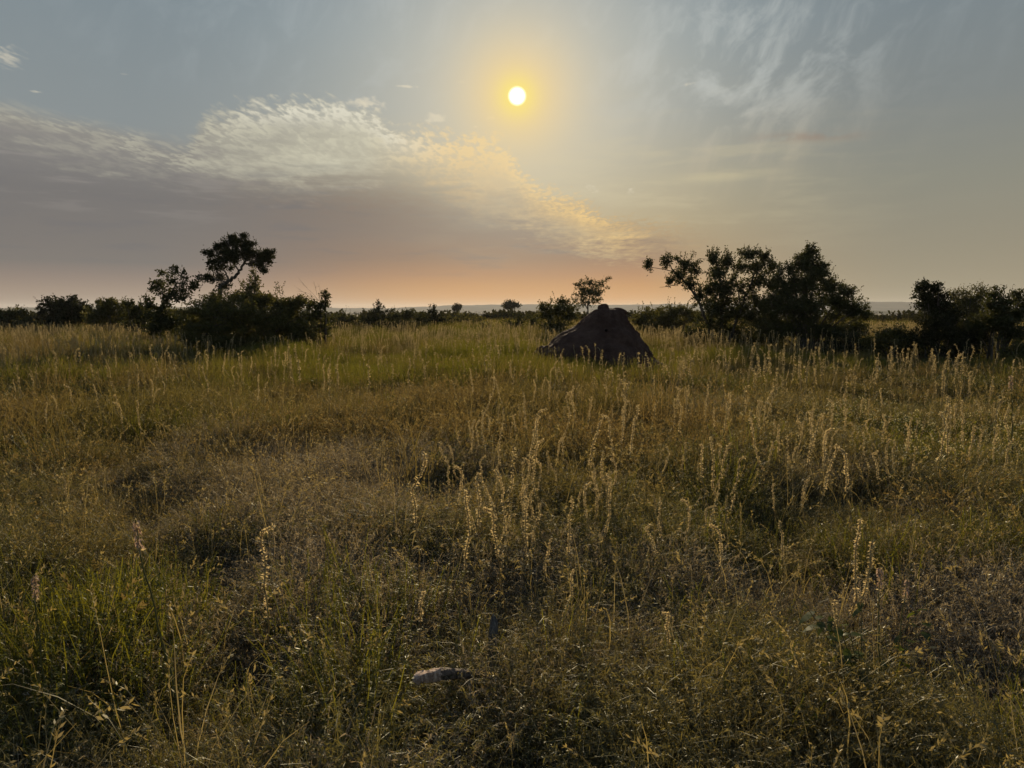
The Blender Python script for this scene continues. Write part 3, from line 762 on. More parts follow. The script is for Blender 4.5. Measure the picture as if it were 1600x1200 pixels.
    for nm, lab, px, d, bl, mt in mid:
        k = d / 40.0
        blobs = [(bx, by, rx, ry, int(max(10, rx * ry * 0.20)), 24) for bx, by, rx, ry in bl]
        make_tree(nm, lab, 'bush', px, float(d), blobs, mt, 0.10 * (0.5 + 0.62 * k), 0.032 * (0.5 + 0.62 * k), parts=SH, tw_r=0.009 * max(1, k),
                  shoot=[(bl[0][0], bl[0][1], 4, bl[0][3] * 1.6, bl[0][2] * 0.5, 9), (bl[-1][0], bl[-1][1], 3, bl[-1][3] * 1.7, bl[-1][2] * 0.6, 9)] if d < 120 else ())
    make_tree('round_tree', 'small round-crowned tree rising just behind the mound peak', 'tree', 920, 66.0,
        [(922, 452, 20, 12, 44, 24), (908, 460, 13, 10, 24, 22), (934, 458, 13, 10, 24, 22), (922, 441, 16, 8, 24, 20), (941, 445, 10, 8, 13, 18), (905, 446, 10, 8, 12, 18), (915, 472, 14, 9, 22, 20), (930, 470, 12, 9, 18, 20), (948, 437, 5, 4, 4, 12), (900, 470, 7, 8, 8, 14)],
        'leaf_dark', 0.15, 0.042, limbs=[([(921, 535), (920, 500), (918, 478), (922, 460), (926, 448)], 0.09, 0.03), ([(919, 484), (910, 470), (904, 456)], 0.05, 0.015), ([(918, 478), (930, 466), (940, 450)], 0.05, 0.015)], sig=0.12, tw_r=0.013)
    make_tree('flat_topped_tree', 'tiny far flat-topped tree alone on the skyline at centre', 'tree', 798, 230.0,
        [(792, 477, 7, 3.5, 20, 22), (804, 477, 7, 3.5, 20, 22), (798, 473, 8, 3, 18, 22), (798, 481, 9, 2.5, 14, 18)],
        'leaf_far', 0.5, 0.17, limbs=[([(798, 500), (798, 486), (795, 480), (791, 477)], 0.2, 0.08), ([(798, 486), (802, 480), (806, 477)], 0.14, 0.06)], sig=0.4, tw_r=0.05)
    make_tree('far_round_tree', 'tiny far round tree on the skyline left of the flat-topped tree', 'tree', 713, 240.0,
        [(711, 480, 5, 3.5, 18, 22), (717, 480, 4, 3.5, 14, 22), (713, 484, 5, 3, 12, 20)], 'leaf_far', 0.5, 0.17, limbs=[([(713, 500), (713, 488), (713, 482)], 0.2, 0.1)], sig=0.4, tw_r=0.05)
    # --- right: open-branched tree and the thicket
    make_tree('open_branched_tree', 'tall open tree with leafy clumps on branches reaching left', 'tree', 1125, 40.0,
        [(1014, 417, 8, 9, 16, 24), (1041, 408, 8, 14, 22, 24), (1071, 412, 18, 14, 46, 26), (1062, 432, 16, 12, 34, 24), (1078, 444, 16, 13, 36, 24), (1046, 440, 9, 8, 14, 18), (1092, 460, 14, 12, 30, 24), (1086, 424, 10, 10, 18, 22),
         (1112, 405, 9, 18, 36, 28), (1118, 425, 17, 18, 58, 30), (1134, 410, 14, 16, 44, 28), (1127, 450, 22, 20, 90, 34), (1106, 452, 12, 14, 32, 26), (1120, 478, 28, 22, 110, 34), (1166, 398, 17, 13, 44, 28), (1190, 402, 13, 11, 30, 26), (1178, 418, 22, 12, 52, 26), (1155, 418, 12, 12, 26, 24), (1203, 418, 12, 14, 30, 24), (1185, 440, 20, 14, 46, 26), (1160, 446, 12, 12, 22, 22), (1180, 466, 24, 18, 70, 30), (1205, 445, 14, 18, 44, 28), (1150, 486, 26, 20, 80, 32), (1190, 496, 30, 22, 100, 34), (1108, 504, 22, 16, 50, 28), (1145, 512, 40, 14, 80, 32), (1106, 528, 28, 14, 60, 28), (1165, 528, 34, 16, 90, 30), (1078, 522, 20, 13, 40, 26), (1205, 526, 26, 16, 70, 30)],
        'leaf_dark', 0.12, 0.034, limbs=[
        ([(1128, 556), (1127, 520), (1127, 490), (1126, 455), (1122, 425), (1114, 398)], 0.13, 0.03), ([(1122, 556), (1112, 525), (1098, 485), (1086, 462), (1068, 440), (1052, 425), (1040, 408)], 0.10, 0.02), ([(1052, 425), (1034, 421), (1014, 418)], 0.025, 0.012),
        ([(1086, 462), (1082, 440), (1074, 415)], 0.04, 0.015), ([(1132, 556), (1145, 520), (1158, 480), (1172, 445), (1182, 415), (1190, 400)], 0.10, 0.02), ([(1158, 480), (1150, 440), (1138, 410)], 0.05, 0.015), ([(1172, 445), (1194, 436), (1204, 420)], 0.04, 0.015), ([(1068, 440), (1045, 448), (1030, 449)], 0.02, 0.008), ([(1090, 405), (1106, 406)], 0.012, 0.008)],
        shoot=[(1112, 402, 4, 18, 5, 12, 0.1), (1136, 405, 4, 20, 4, 12, 0.1), (1164, 398, 3, 16, 5, 11, 0.1), (1190, 400, 3, 12, 5, 9, 0.2), (1041, 404, 2, 14, 2, 10, 0.1), (1080, 404, 3, 14, 7, 9, 0.1)], sig=0.10)
    make_tree('dense_tree', 'tallest dense tree with a pointed leafy top right of the open-branched tree', 'tree', 1262, 37.0,
        [(1262, 398, 11, 16, 46, 28), (1250, 412, 16, 16, 62, 30), (1270, 416, 16, 18, 70, 30), (1234, 420, 11, 14, 30, 24), (1256, 440, 30, 22, 150, 36), (1228, 448, 20, 20, 80, 32), (1290, 446, 20, 16, 66, 30), (1284, 426, 10, 12, 22, 22), (1250, 475, 48, 26, 240, 40), (1305, 470, 30, 20, 120, 34), (1330, 482, 22, 18, 80, 30), (1350, 490, 14, 12, 34, 24), (1212, 470, 24, 26, 110, 34), (1230, 510, 50, 24, 200, 40), (1290, 512, 50, 24, 200, 38), (1338, 510, 26, 20, 80, 32), (1320, 455, 14, 10, 22, 22), (1215, 430, 10, 12, 22, 22)],
        'leaf_dark', 0.11, 0.030, shoot=[(1260, 398, 5, 18, 6, 14, 0.12), (1236, 415, 3, 14, 4, 10, 0.15), (1288, 425, 4, 16, 6, 10, 0.3), (1320, 458, 4, 14, 10, 9, 0.25), (1345, 482, 4, 14, 8, 9, 0.25), (1218, 424, 2, 14, 3, 9, 0.1)], trunk_r=0.09)
    make_tree('leaning_bush', 'dark leafy bush leaning left at the head of the right-hand thicket', 'bush', 1468, 30.0,
        [(1440, 450, 12, 10, 30, 26), (1458, 452, 12, 9, 26, 26), (1446, 464, 14, 12, 44, 28), (1462, 476, 20, 17, 90, 32), (1480, 490, 28, 22, 150, 38), (1455, 500, 24, 20, 90, 34), (1490, 520, 42, 22, 170, 40), (1450, 528, 24, 18, 80, 34), (1472, 462, 9, 6, 12, 20), (1530, 525, 34, 22, 120, 38), (1495, 545, 50, 16, 130, 36)],
        'leaf_black', 0.095, 0.028, shoot=[(1434, 448, 3, 10, 5, 10), (1466, 450, 3, 12, 4, 10)], parts=SH, trunk_r=0.06)
    make_tree('airy_shrub', 'airy fine-twigged olive shrub between the two dark right-hand bushes', 'shrub', 1512, 33.0,
        [(1506, 470, 22, 16, 90, 22), (1522, 464, 20, 14, 70, 20), (1498, 484, 24, 16, 90, 28), (1525, 486, 26, 18, 110, 28), (1510, 505, 36, 18, 100, 30), (1490, 458, 10, 9, 18, 12), (1530, 452, 14, 8, 22, 10)],
        'leaf_olive', 0.075, 0.020, shoot=[(1500, 462, 8, 16, 10, 8, 0.4), (1528, 458, 10, 16, 10, 8, 0.5)], parts=SH)
    make_tree('leggy_bush', 'leggy dark bush with loose leafy shoots at the right edge', 'bush', 1565, 29.0,
        [(1556, 460, 10, 13, 22, 16), (1552, 476, 16, 12, 40, 22), (1572, 470, 12, 9, 20, 16), (1590, 462, 9, 10, 18, 16), (1560, 496, 26, 20, 110, 30), (1586, 490, 18, 16, 50, 24), (1604, 478, 16, 14, 36, 20), (1540, 510, 24, 18, 70, 30), (1580, 516, 28, 18, 80, 30)],
        'leaf_dark', 0.11, 0.032, shoot=[(1556, 466, 5, 24, 8, 14, 0.15), (1590, 466, 4, 18, 8, 12, 0.25)], parts=SH)

def build_woodland():
    """the far bush savanna: small crowns scattered to the foot of the hills, one mass"""
    protos = []
    for q in range(5):
        cr = MB(); w = MB()
        for b in range(5):
            twig_blob(w, cr, rng.normal(size=3) * np.array([0.35, 0.35, 0.08]) + np.array([0, 0, 0.5]), np.array([0.42, 0.42, 0.34]) * rng.uniform(0.7, 1.2), 14, 9, 0.2, 0.075, sig=0.08)
        protos.append(cr.mesh('far_crown', M['leaf_far']))
    n = 9000
    r = 120 * np.exp(rng.random(n) * math.log(4200 / 120)); a = np.radians(rng.uniform(-48, 48, n))
    x = r * np.sin(a); y = r * np.cos(a)
    keep = (fbm(x / 60, y / 160, 77) > 0.40) & ~((r < 200) & (rng.random(n) < 0.5))
    x, y, r = x[keep], y[keep], r[keep]
    s = rng.uniform(1.2, 3.0, len(x)) * (1 + r / 1600.0)
    scatter('woodland', 'far dark bush savanna spreading to the foot of the hills', 'woodland', x, y, s, protos, sink=0.15)
# ---------------------------------------------------------------- scattering one mass of plants over the ground
def scatter(name, label, cat, x, y, s, protos, sink=0.0, tilt=0.12):
    n = len(x)
    me = bpy.data.meshes.new(name)
    z = gz(x, y) - sink * np.asarray(s)
    V = np.stack([x, y, z], axis=1)
    me.vertices.add(n); me.vertices.foreach_set('co', V.astype(np.float32).ravel()); me.update()
    rot = np.stack([rng.normal(size=n) * tilt, rng.normal(size=n) * tilt, rng.uniform(0, 2 * math.pi, n)], axis=1)
    for nm, ty, key, val in (('rot', 'FLOAT_VECTOR', 'vector', rot), ('scl', 'FLOAT', 'value', np.asarray(s)), ('idx', 'INT', 'value', rng.integers(0, len(protos), n))):
        a = me.attributes.new(nm, ty, 'POINT')
        a.data.foreach_set(key, (val.astype(np.int32) if ty == 'INT' else val.astype(np.float32)).ravel())
    o = link(name, me)
    ng = bpy.data.node_groups.new(name + '_scatter', 'GeometryNodeTree')
    ng.interface.new_socket('Geometry', in_out='INPUT', socket_type='NodeSocketGeometry')
    ng.interface.new_socket('Geometry', in_out='OUTPUT', socket_type='NodeSocketGeometry')
    gi = ng.nodes.new('NodeGroupInput'); go = ng.nodes.new('NodeGroupOutput')
    jn = ng.nodes.new('GeometryNodeJoinGeometry')
    for p in protos:
        src = bpy.data.objects.new(name + '_source', p)      # not linked into the scene: only its mesh is used
        oi = ng.nodes.new('GeometryNodeObjectInfo'); oi.inputs['Object'].default_value = src
        gti = ng.nodes.new('GeometryNodeGeometryToInstance')
        ng.links.new(oi.outputs['Geometry'], gti.inputs[0]); ng.links.new(gti.outputs[0], jn.inputs[0])
    ip = ng.nodes.new('GeometryNodeInstanceOnPoints')
    def attr(nm, ty):
        na = ng.nodes.new('GeometryNodeInputNamedAttribute'); na.data_type = ty; na.inputs['Name'].default_value = nm
        return [q for q in na.outputs if q.enabled and q.name == 'Attribute'][0]
    ng.links.new(gi.outputs[0], ip.inputs['Points']); ng.links.new(jn.outputs[0], ip.inputs['Instance'])
    ip.inputs['Pick Instance'].default_value = True
    ng.links.new(attr('idx', 'INT'), ip.inputs['Instance Index'])
    ng.links.new(attr('rot', 'FLOAT_VECTOR'), ip.inputs['Rotation'])
    ng.links.new(attr('scl', 'FLOAT'), ip.inputs['Scale'])
    ng.links.new(ip.outputs[0], go.inputs[0])
    md = o.modifiers.new('scatter', 'NODES'); md.node_group = ng
    tag(o, label, cat, kind='stuff')
    return o

# ---------------------------------------------------------------- small plants
def arcs(n, r_base, h, spread, curl, k=6):
    """n stems from a tuft: (n,k,3) paths that rise and then bend over"""
    a = rng.uniform(0, 2 * math.pi, n); rb = r_base * np.sqrt(rng.random(n))
    p0 = np.stack([rb * np.cos(a), rb * np.sin(a), np.zeros(n)], axis=1)
    az = a + rng.normal(size=n) * 0.9
    hh = h * rng.uniform(0.5, 1.1, n)
    ang = np.abs(rng.normal(size=n)) * spread
    cu = curl * rng.uniform(0.2, 1.5, n)
    P = [p0]; seg = hh / (k - 1)
    for i in range(1, k):
        th = ang + cu * (i / (k - 1)) ** 2.2
        d = np.stack([np.sin(th) * np.cos(az), np.sin(th) * np.sin(az), np.cos(th)], axis=1)
        P.append(P[-1] + d * seg[:, None] + rng.normal(size=(n, 3)) * 0.05 * seg[:, None])
    return np.stack(P, axis=1), az

def herb_clump(mat, n=34, h=0.34, r=0.2, leaves=9, L=0.022, W=0.0035, w=0.0016, curl=2.2, spread=0.5, name='herb_tuft'):
    mb = MB()
    P, az = arcs(n, r, h, spread, curl, 7)
    side = np.stack([-np.sin(az), np.cos(az), np.zeros(n)], axis=1)
    ti = rng.uniform(0.1, 0.9, n)
    mb.ribbon(P, np.linspace(1, 0.5, 7)[None] * w * rng.uniform(0.7, 1.4, n)[:, None], side, ti)
    # side branchlets that curl over, each with its small leaves
    m = n * leaves; k = np.repeat(np.arange(n), leaves)
    f = rng.uniform(1.6, 6.0, m); i0 = np.minimum(f.astype(int), 5); fr = (f - i0)[:, None]
    C = P[k, i0] * (1 - fr) + P[k, i0 + 1] * fr
    A = rnd_dirs(m) + np.array([0, 0, 0.25]); A /= np.linalg.norm(A, axis=1)[:, None]
    ln = L * rng.uniform(0.7, 2.4, m)
    t = np.linspace(0, 1, 4)[None, :, None]
    dr = np.array([0, 0, -1.0])
    Q = C[:, None] + A[:, None] * ln[:, None, None] * t + dr * (t ** 2) * ln[:, None, None] * rng.uniform(0.0, 0.9, m)[:, None, None]
    s = perp(A)
    mb.ribbon(Q, np.array([0.5, 1.0, 0.8, 0.1])[None] * W * rng.uniform(0.5, 1.3, m)[:, None], s, np.clip(ti[k] + rng.normal(size=m) * 0.2, 0, 1))
    return mb.mesh(name, mat)

def leafy_clump(mat, n=12, h=0.4, r=0.16, leaves=18, L=0.045, W=0.009, flowers=None, name='leafy_tuft', mats=None):
    mb = MB()
    P, az = arcs(n, r, h, 0.22, 0.35, 6)
    side = np.stack([-np.sin(az), np.cos(az), np.zeros(n)], axis=1)
    mb.ribbon(P, np.linspace(1, 0.5, 6)[None] * 0.0028 * np.ones((n, 1)), side, 0.6)
    mb.ribbon(P, np.linspace(1, 0.5, 6)[None] * 0.0028 * np.ones((n, 1)), np.cross(side, np.array([0, 0, 1.0])), 0.6)
    m = n * leaves; k = np.repeat(np.arange(n), leaves)
    f = rng.uniform(0.8, 5.0, m); i0 = np.minimum(f.astype(int), 4); fr = (f - i0)[:, None]
    C = P[k, i0] * (1 - fr) + P[k, i0 + 1] * fr
    A = rnd_dirs(m) * np.array([1, 1, 0.45]) + np.array([0, 0, 0.25]); A /= np.linalg.norm(A, axis=1)[:, None]
    s_ = rng.uniform(0.5, 1.3, m)
    t = np.linspace(0, 1, 4)[None, :, None]
    Q = C[:, None] + A[:, None] * (L * s_)[:, None, None] * t + np.array([0, 0, -1.0]) * t ** 2 * (L * s_)[:, None, None] * 0.35
    sd = np.cross(A, np.array([0, 0, 1.0])); sd /= np.linalg.norm(sd, axis=1)[:, None] + 1e-9
    mb.ribbon(Q, np.array([0.3, 1.0, 0.8, 0.05])[None] * W * s_[:, None], sd, rng.uniform(0, 1, m))
    me = None
    if flowers:
        nf0 = sum(len(q) for q in mb.f4)
        q = n * 5; k = np.repeat(np.arange(n), 5)
        C = P[k, -1] + rng.normal(size=(q, 3)) * 0.02
        A = rnd_dirs(q) * 0.018 + np.array([0, 0, 0.006])
        mb.leaves(C, A, perp(A) * 0.008, rng.random(q))
        me = mb.mesh(name, [mat, flowers])
        mi = np.zeros(len(me.polygons), dtype=np.int32); mi[nf0:] = 1
        me.polygons.foreach_set('material_index', mi)
        return me
    return mb.mesh(name, mat)

def grass_clump(mat, n=60, h=0.6, r=0.16, w=0.0022, curl=0.8, spread=0.18, heads=0.4, head_len=0.10, name='grass_tuft'):
    mb = MB()
    P, az = arcs(n, r, h, spread, curl, 6)
    side = np.stack([-np.sin(az), np.cos(az), np.zeros(n)], axis=1) + rng.normal(size=(n, 3)) * 0.4
    side /= np.linalg.norm(side, axis=1)[:, None]
    ti = rng.uniform(0, 0.7, n)
    mb.ribbon(P, np.array([0.8, 1, 0.9, 0.75, 0.5, 0.12])[None] * w * rng.uniform(0.6, 1.4, n)[:, None], side, ti)
    hd = np.nonzero(rng.random(n) < heads)[0]
    if len(hd):
        q = 12; k = np.repeat(hd, q)
        T = P[k, -1] - P[k, -2]; T /= np.linalg.norm(T, axis=1)[:, None]
        C = P[k, -1] - T * (rng.random(len(k)) * head_len)[:, None]
        A = T * 0.8 + rnd_dirs(len(k)) * 0.6; A /= np.linalg.norm(A, axis=1)[:, None]
        mb.leaves(C, A * 0.026, perp(A) * 0.0045, np.clip(0.75 + rng.normal(size=len(k)) * 0.2, 0, 1))
    return mb.mesh(name, mat)

def stalk_parts(h=1.0, seed_len=0.5, thick=0.017, nod=0.0, n_leaf=230, bractL=0.020, bractW=0.0036, kink=0.02, pink=False, stem_r=0.0052):
    """one flowering stalk, 1 unit tall: (stem mesh, spike mesh)"""
    k = 14; t = np.linspace(0, 1, k)
    ax = rng.uniform(0, 2 * math.pi); dx = np.cumsum(rng.normal(size=k)) * kink * 0.35; dy = np.cumsum(rng.normal(size=k)) * kink * 0.35
    P = np.stack([dx + 0.03 * t * t, dy, t * h], axis=1); P[:, :2] -= P[0, :2]
    if nod > 0:
        m_ = t > 0.88; q = (t[m_] - 0.88) / 0.12
        P[m_, 0] += np.cos(ax) * nod * q ** 1.5; P[m_, 1] += np.sin(ax) * nod * q ** 1.5; P[m_, 2] -= nod * 0.7 * q ** 2.5
    stem = MB(); stem.tube(P, np.linspace(stem_r, stem_r * 0.42, k), 5, 0.4)
    # withered leaves low on the stem
    nl = 16; f = rng.uniform(0.12, 1 - seed_len, nl)
    C = np.stack([np.interp(f, t, P[:, i]) for i in range(3)], axis=1)
    A = rnd_dirs(nl) * np.array([1, 1, 0.4]); A /= np.linalg.norm(A, axis=1)[:, None]
    tt = np.linspace(0, 1, 5)[None, :, None]; ln = rng.uniform(0.02, 0.06, nl)
    Q = C[:, None] + A[:, None] * ln[:, None, None] * tt + np.array([0, 0, -1.0]) * tt ** 2 * ln[:, None, None] * rng.uniform(0.4, 1.6, nl)[:, None, None]
    stem.ribbon(Q, np.array([0.4, 1, 0.9, 0.6, 0.1])[None] * rng.uniform(0.002, 0.006, nl)[:, None], perp(A), rng.uniform(0.2, 0.8, nl))
    sp = MB()
    kk = 10; f = np.linspace(1 - seed_len, 1, kk)
    sp.tube(np.stack([np.interp(f, t, P[:, i]) for i in range(3)], axis=1), np.interp(np.linspace(0, 1, kk), [0, 0.25, 0.85, 1], [0.2, 0.26, 0.22, 0.08]) * thick, 5, 0.35)
    f = 1 - seed_len * rng.random(n_leaf) ** 1.15
    C = np.stack([np.interp(f, t, P[:, i]) for i in range(3)], axis=1)
    th = rng.uniform(0, 2 * math.pi, n_leaf)
    rad = thick * np.interp(f, [1 - seed_len, 1 - seed_len * 0.6, 0.95, 1.0], [0.45, 1.0, 1.0, 0.6]) * rng.uniform(0.3, 1.0, n_leaf)
    O = np.stack([np.cos(th), np.sin(th), np.zeros(n_leaf)], axis=1)
    A = O * 0.8 + rnd_dirs(n_leaf) * 0.9 + np.array([0, 0, 1.0]) * rng.uniform(-0.7, 0.7, n_leaf)[:, None]; A /= np.linalg.norm(A, axis=1)[:, None]
    s_ = rng.uniform(0.5, 1.3, n_leaf)[:, None]
    sp.leaves(C + rnd_dirs(n_leaf) * rad[:, None] * 0.35, A * bractL * s_, perp(A) * bractW * s_, rng.random(n_leaf))
    head = None
    if pink:
        head = MB(); q = 46
        f = 1 - 0.11 * rng.random(q)
        C = np.stack([np.interp(f, t, P[:, i]) for i in range(3)], axis=1)
        th = rng.uniform(0, 2 * math.pi, q); O = np.stack([np.cos(th), np.sin(th), np.zeros(q)], axis=1)
        A = O * 0.35 + np.array([0, 0, -1.0]) * rng.uniform(0.1, 1.0, q)[:, None]
        head.leaves(C + O * 0.008, A * 0.030 * rng.uniform(0.6, 1.3, q)[:, None], perp(A) * 0.0065, rng.random(q))
    return stem, sp, head

HOLES = [(-0.42, 3.75, 0.20), (-0.40, 3.45, 0.25), (-0.38, 3.15, 0.2), (-0.46, 4.15, 0.24), (-0.50, 4.55, 0.26), (-2.35, 5.25, 0.30), (-2.2, 3.45, 0.16), (0.1, 4.4, 0.14), (2.75, 4.4, 0.15), (3.6, 5.9, 0.2), (1.6, 5.1, 0.15)]
def zone(cx, cy, rx, ry, x, y): return np.exp(-0.5 * (((x - cx) / rx) ** 2 + ((y - cy) / ry) ** 2))

def build_cover():
    def fan(n, r0, r1, half=40.0, p=1.0):
        """points over the ground in front, evenly per area for p=1"""
        u = rng.random(n); r = np.sqrt(r0 ** 2 + u * (r1 ** 2 - r0 ** 2)) if p == 1.0 else r0 * (r1 / r0) ** u
        a = np.radians(rng.uniform(-half, half, n)); x = r * np.sin(a); y = r * np.cos(a)
        return x, y
    def clear(x, y, grow=1.0):
        ok = np.ones(len(x), bool)
        for hx, hy, hr in HOLES: ok &= np.hypot(x - hx, y - hy) > hr * grow * (0.75 + 0.5 * rng.random(len(x)))
        ok &= np.hypot((x - MOUND[0]) / 2.15, (y - MOUND[1]) / 2.1) > 1.0
        return ok
    def lower(x, y):
        """where the growth stays short: before the mound and before the right-hand thicket"""
        return (1 - 0.32 * zone(MOUND[0] - 0.2, MOUND[1] - 4.2, 2.8, 2.2, x, y)) * (1 - 0.4 * zone(15.5, 25.5, 5.5, 4.0, x, y))
    def pick(x, y, w):
        return rng.random(len(x)) < np.clip(w, 0, 1)
    near_herb = [herb_clump(M['herb'], 66, rng.uniform(0.36, 0.52), 0.13, 22, L=0.0125, W=0.0019, w=0.0012, spread=0.62, curl=1.9) for _ in range(8)]
    near_grey = [herb_clump(M['herb_grey'], 62, rng.uniform(0.32, 0.44), 0.13, 22, L=0.0125, W=0.0020, w=0.0012, curl=2.4, spread=0.62) for _ in range(6)]
    near_green = [leafy_clump(M['herb_green'], 11, rng.uniform(0.34, 0.5), 0.15, 30, 0.021, 0.0034) for _ in range(6)]
    near_dry = [grass_clump(M['grass_dry'], 40, rng.uniform(0.38, 0.6), 0.12, 0.0018, 1.3, 0.3, 0.35, 0.07) for _ in range(6)]
    far_herb = [herb_clump(M['herb_far'], 34, rng.uniform(0.32, 0.46), 0.30, 6, 0.05, 0.008, 0.0035, name='herb_tuft_far') for _ in range(5)]
    far_dry = [grass_clump(M['grass_dry'], 46, rng.uniform(0.5, 0.75), 0.26, 0.0042, 0.8, 0.22, 0.4, 0.10) for _ in range(5)]
    far_green = [grass_clump(M['grass_green'], 60, rng.uniform(0.5, 0.75), 0.26, 0.0042, 0.5, 0.16, 0.2, 0.10) for _ in range(5)]
    flower = [leafy_clump(M['herb_green'], 14, rng.uniform(0.4, 0.55), 0.2, 16, 0.05, 0.011, M['white_flower']) for _ in range(4)]

    # where each kind grows
    def wgrey(x, y):
        return np.clip(zone(-1.9, 8.0, 1.3, 1.6, x, y) * 1.2 + zone(3.9, 4.2, 0.9, 0.8, x, y) + zone(-3.2, 9.5, 1.6, 1.6, x, y) * 0.7 + zone(1.7, 4.9, 0.5, 0.6, x, y) * 0.8 + sstep(fbm(x / 1.7, y / 1.7, 101), 0.56, 0.72) * 0.6, 0, 1)
    def wgreen(x, y):
        return np.clip(zone(-2.9, 3.9, 0.9, 0.9, x, y) * 0.7 + zone(-1.9, 4.3, 0.7, 0.7, x, y) * 0.6 + zone(-0.8, 4.6, 0.6, 0.5, x, y) * 0.5 + zone(2.4, 5.2, 0.8, 0.8, x, y) * 0.7 + sstep(fbm(x / 1.3, y / 1.3, 111), 0.55, 0.72) * 0.5, 0, 1)
    def wdry(x, y):
        return np.clip(zone(-5.5, 13.5, 5.5, 3.2, x, y) * 1.1 + zone(-1.8, 13.5, 2.5, 3.0, x, y) * 0.8 + sstep(fbm(x / 2.4, y / 2.4, 121), 0.55, 0.72) * 0.45, 0, 1)
    def wgrass(x, y):
        return np.clip(zone(-3.6, 25.0, 3.0, 3.4, x, y) * 1.3 + zone(2.6, 30.0, 2.0, 3.0, x, y) + zone(6.5, 31.0, 3.0, 3.0, x, y) * 0.7 + zone(-8, 45, 9, 7, x, y) * 0.5 + sstep(fbm(x / 5, y / 5, 131), 0.5, 0.7) * 0.4, 0, 1)
    def wflower(x, y): return zone(7.2, 11.2, 1.7, 1.7, x, y) * 1.2

    x, y = fan(17000, 2.2, 20.0, 39.0)
    nearp = 1 - sstep(np.hypot(x, y), 9.5, 19.0); kp = rng.random(len(x)) < nearp; x, y = x[kp], y[kp]
    gap = 0.45 + 0.55 * sstep(fbm(x / 0.75, y / 0.95, 141, 2), 0.24, 0.42)
    ok = clear(x, y) & (rng.random(len(x)) < gap)
    x, y = x[ok], y[ok]
    g = pick(x, y, wgrey(x, y)); gr = ~g & pick(x, y, wgreen(x, y)); dr = ~g & ~gr & pick(x, y, wdry(x, y) * 0.65); he = ~(g | gr | dr)
    hs = 0.66 + 0.80 * sstep(fbm(x / 0.75, y / 0.95, 141, 2), 0.26, 0.66) * (0.6 + 0.7 * fbm(x / 2.3, y / 2.3, 151, 2))
    scatter('herbs', 'tangled olive brown herbs with tiny curled leaves covering the foreground', 'herbs', x[he], y[he], hs[he], near_herb, sink=0.02)
    scatter('grey_herbs', 'dry silvery grey herbs in drifts among the olive ones', 'herbs', x[g], y[g], hs[g], near_grey, sink=0.02)
    scatter('leafy_weeds', 'small leafy green weeds standing among the dry herbs', 'weeds', x[gr], y[gr], hs[gr] * 0.95, near_green, sink=0.02)
    scatter('dry_grass', 'thin dry brown grass tufts with curled tips in the foreground', 'grass', x[dr], y[dr], hs[dr], near_dry, sink=0.02)

    straws = [grass_clump(M['stalk'], int(rng.integers(3, 8)), rng.uniform(0.6, 0.85), 0.10, 0.0022, 0.9, 0.22, 0.9, 0.14, name='straw_tuft') for _ in range(8)]
    xs, ys = fan(1500, 2.6, 16.0)
    ok = clear(xs, ys); xs, ys = xs[ok], ys[ok]
    scatter('straw_grass', 'tall thin straw stems with fine seed heads rising out of the herbs', 'grass', xs, ys, rng.uniform(0.6, 1.25, len(xs)), straws, sink=0.02)
    x, y = fan(14500, 8.0, 42.0)
    kp = rng.random(len(x)) < sstep(np.hypot(x, y), 8.0, 17.0); x, y = x[kp], y[kp]
    x2, y2 = fan(26000, 40.0, 125.0, 38.0, 2.0)
    x = np.concatenate([x, x2]); y = np.concatenate([y, y2])
    xa = np.concatenate([rng.normal(MOUND[0] - 0.2, 3.0, 700), rng.normal(15.5, 5.5, 1500)]); ya = np.concatenate([rng.normal(MOUND[1] - 4.0, 2.4, 700), rng.normal(26, 4.0, 1500)])
    x = np.concatenate([x, xa]); y = np.concatenate([y, ya])
    r = np.hypot(x, y)
    ok = clear(x, y); x, y, r = x[ok], y[ok], r[ok]
    gg = pick(x, y, wgrass(x, y)); dd = ~gg & pick(x, y, 0.05 + wdry(x, y) * 0.5 + 0.3 * sstep(r, 26, 42)); fl = ~gg & ~dd & pick(x, y, wflower(x, y)); hh = ~(gg | dd | fl)
    sc = (0.62 + 0.8 * sstep(fbm(x / 2.6, y / 3.2, 161, 3), 0.30, 0.68)) * (1 + 0.35 * sstep(r, 40, 80)) * lower(x, y)
    scatter('meadow_herbs', 'olive herbs and low growth across the middle of the plain', 'herbs', x[hh], y[hh], sc[hh], far_herb, sink=0.02)
    scatter('meadow_grass', 'tawny dry grass with pale seed heads across the plain', 'grass', x[dd], y[dd], sc[dd], far_dry, sink=0.02)
    scatter('green_grass', 'bright yellow green grass glowing against the light', 'grass', x[gg], y[gg], sc[gg], far_green, sink=0.02)
    xf, yf = fan(700, 8.5, 15.0)
    ok = pick(xf, yf, wflower(xf, yf)); xf, yf = xf[ok], yf[ok]
    scatter('flowering_weeds', 'green weeds dotted with small whitish flowers by the right edge', 'weeds', xf, yf, rng.uniform(0.8, 1.2, len(xf)), flower, sink=0.02)

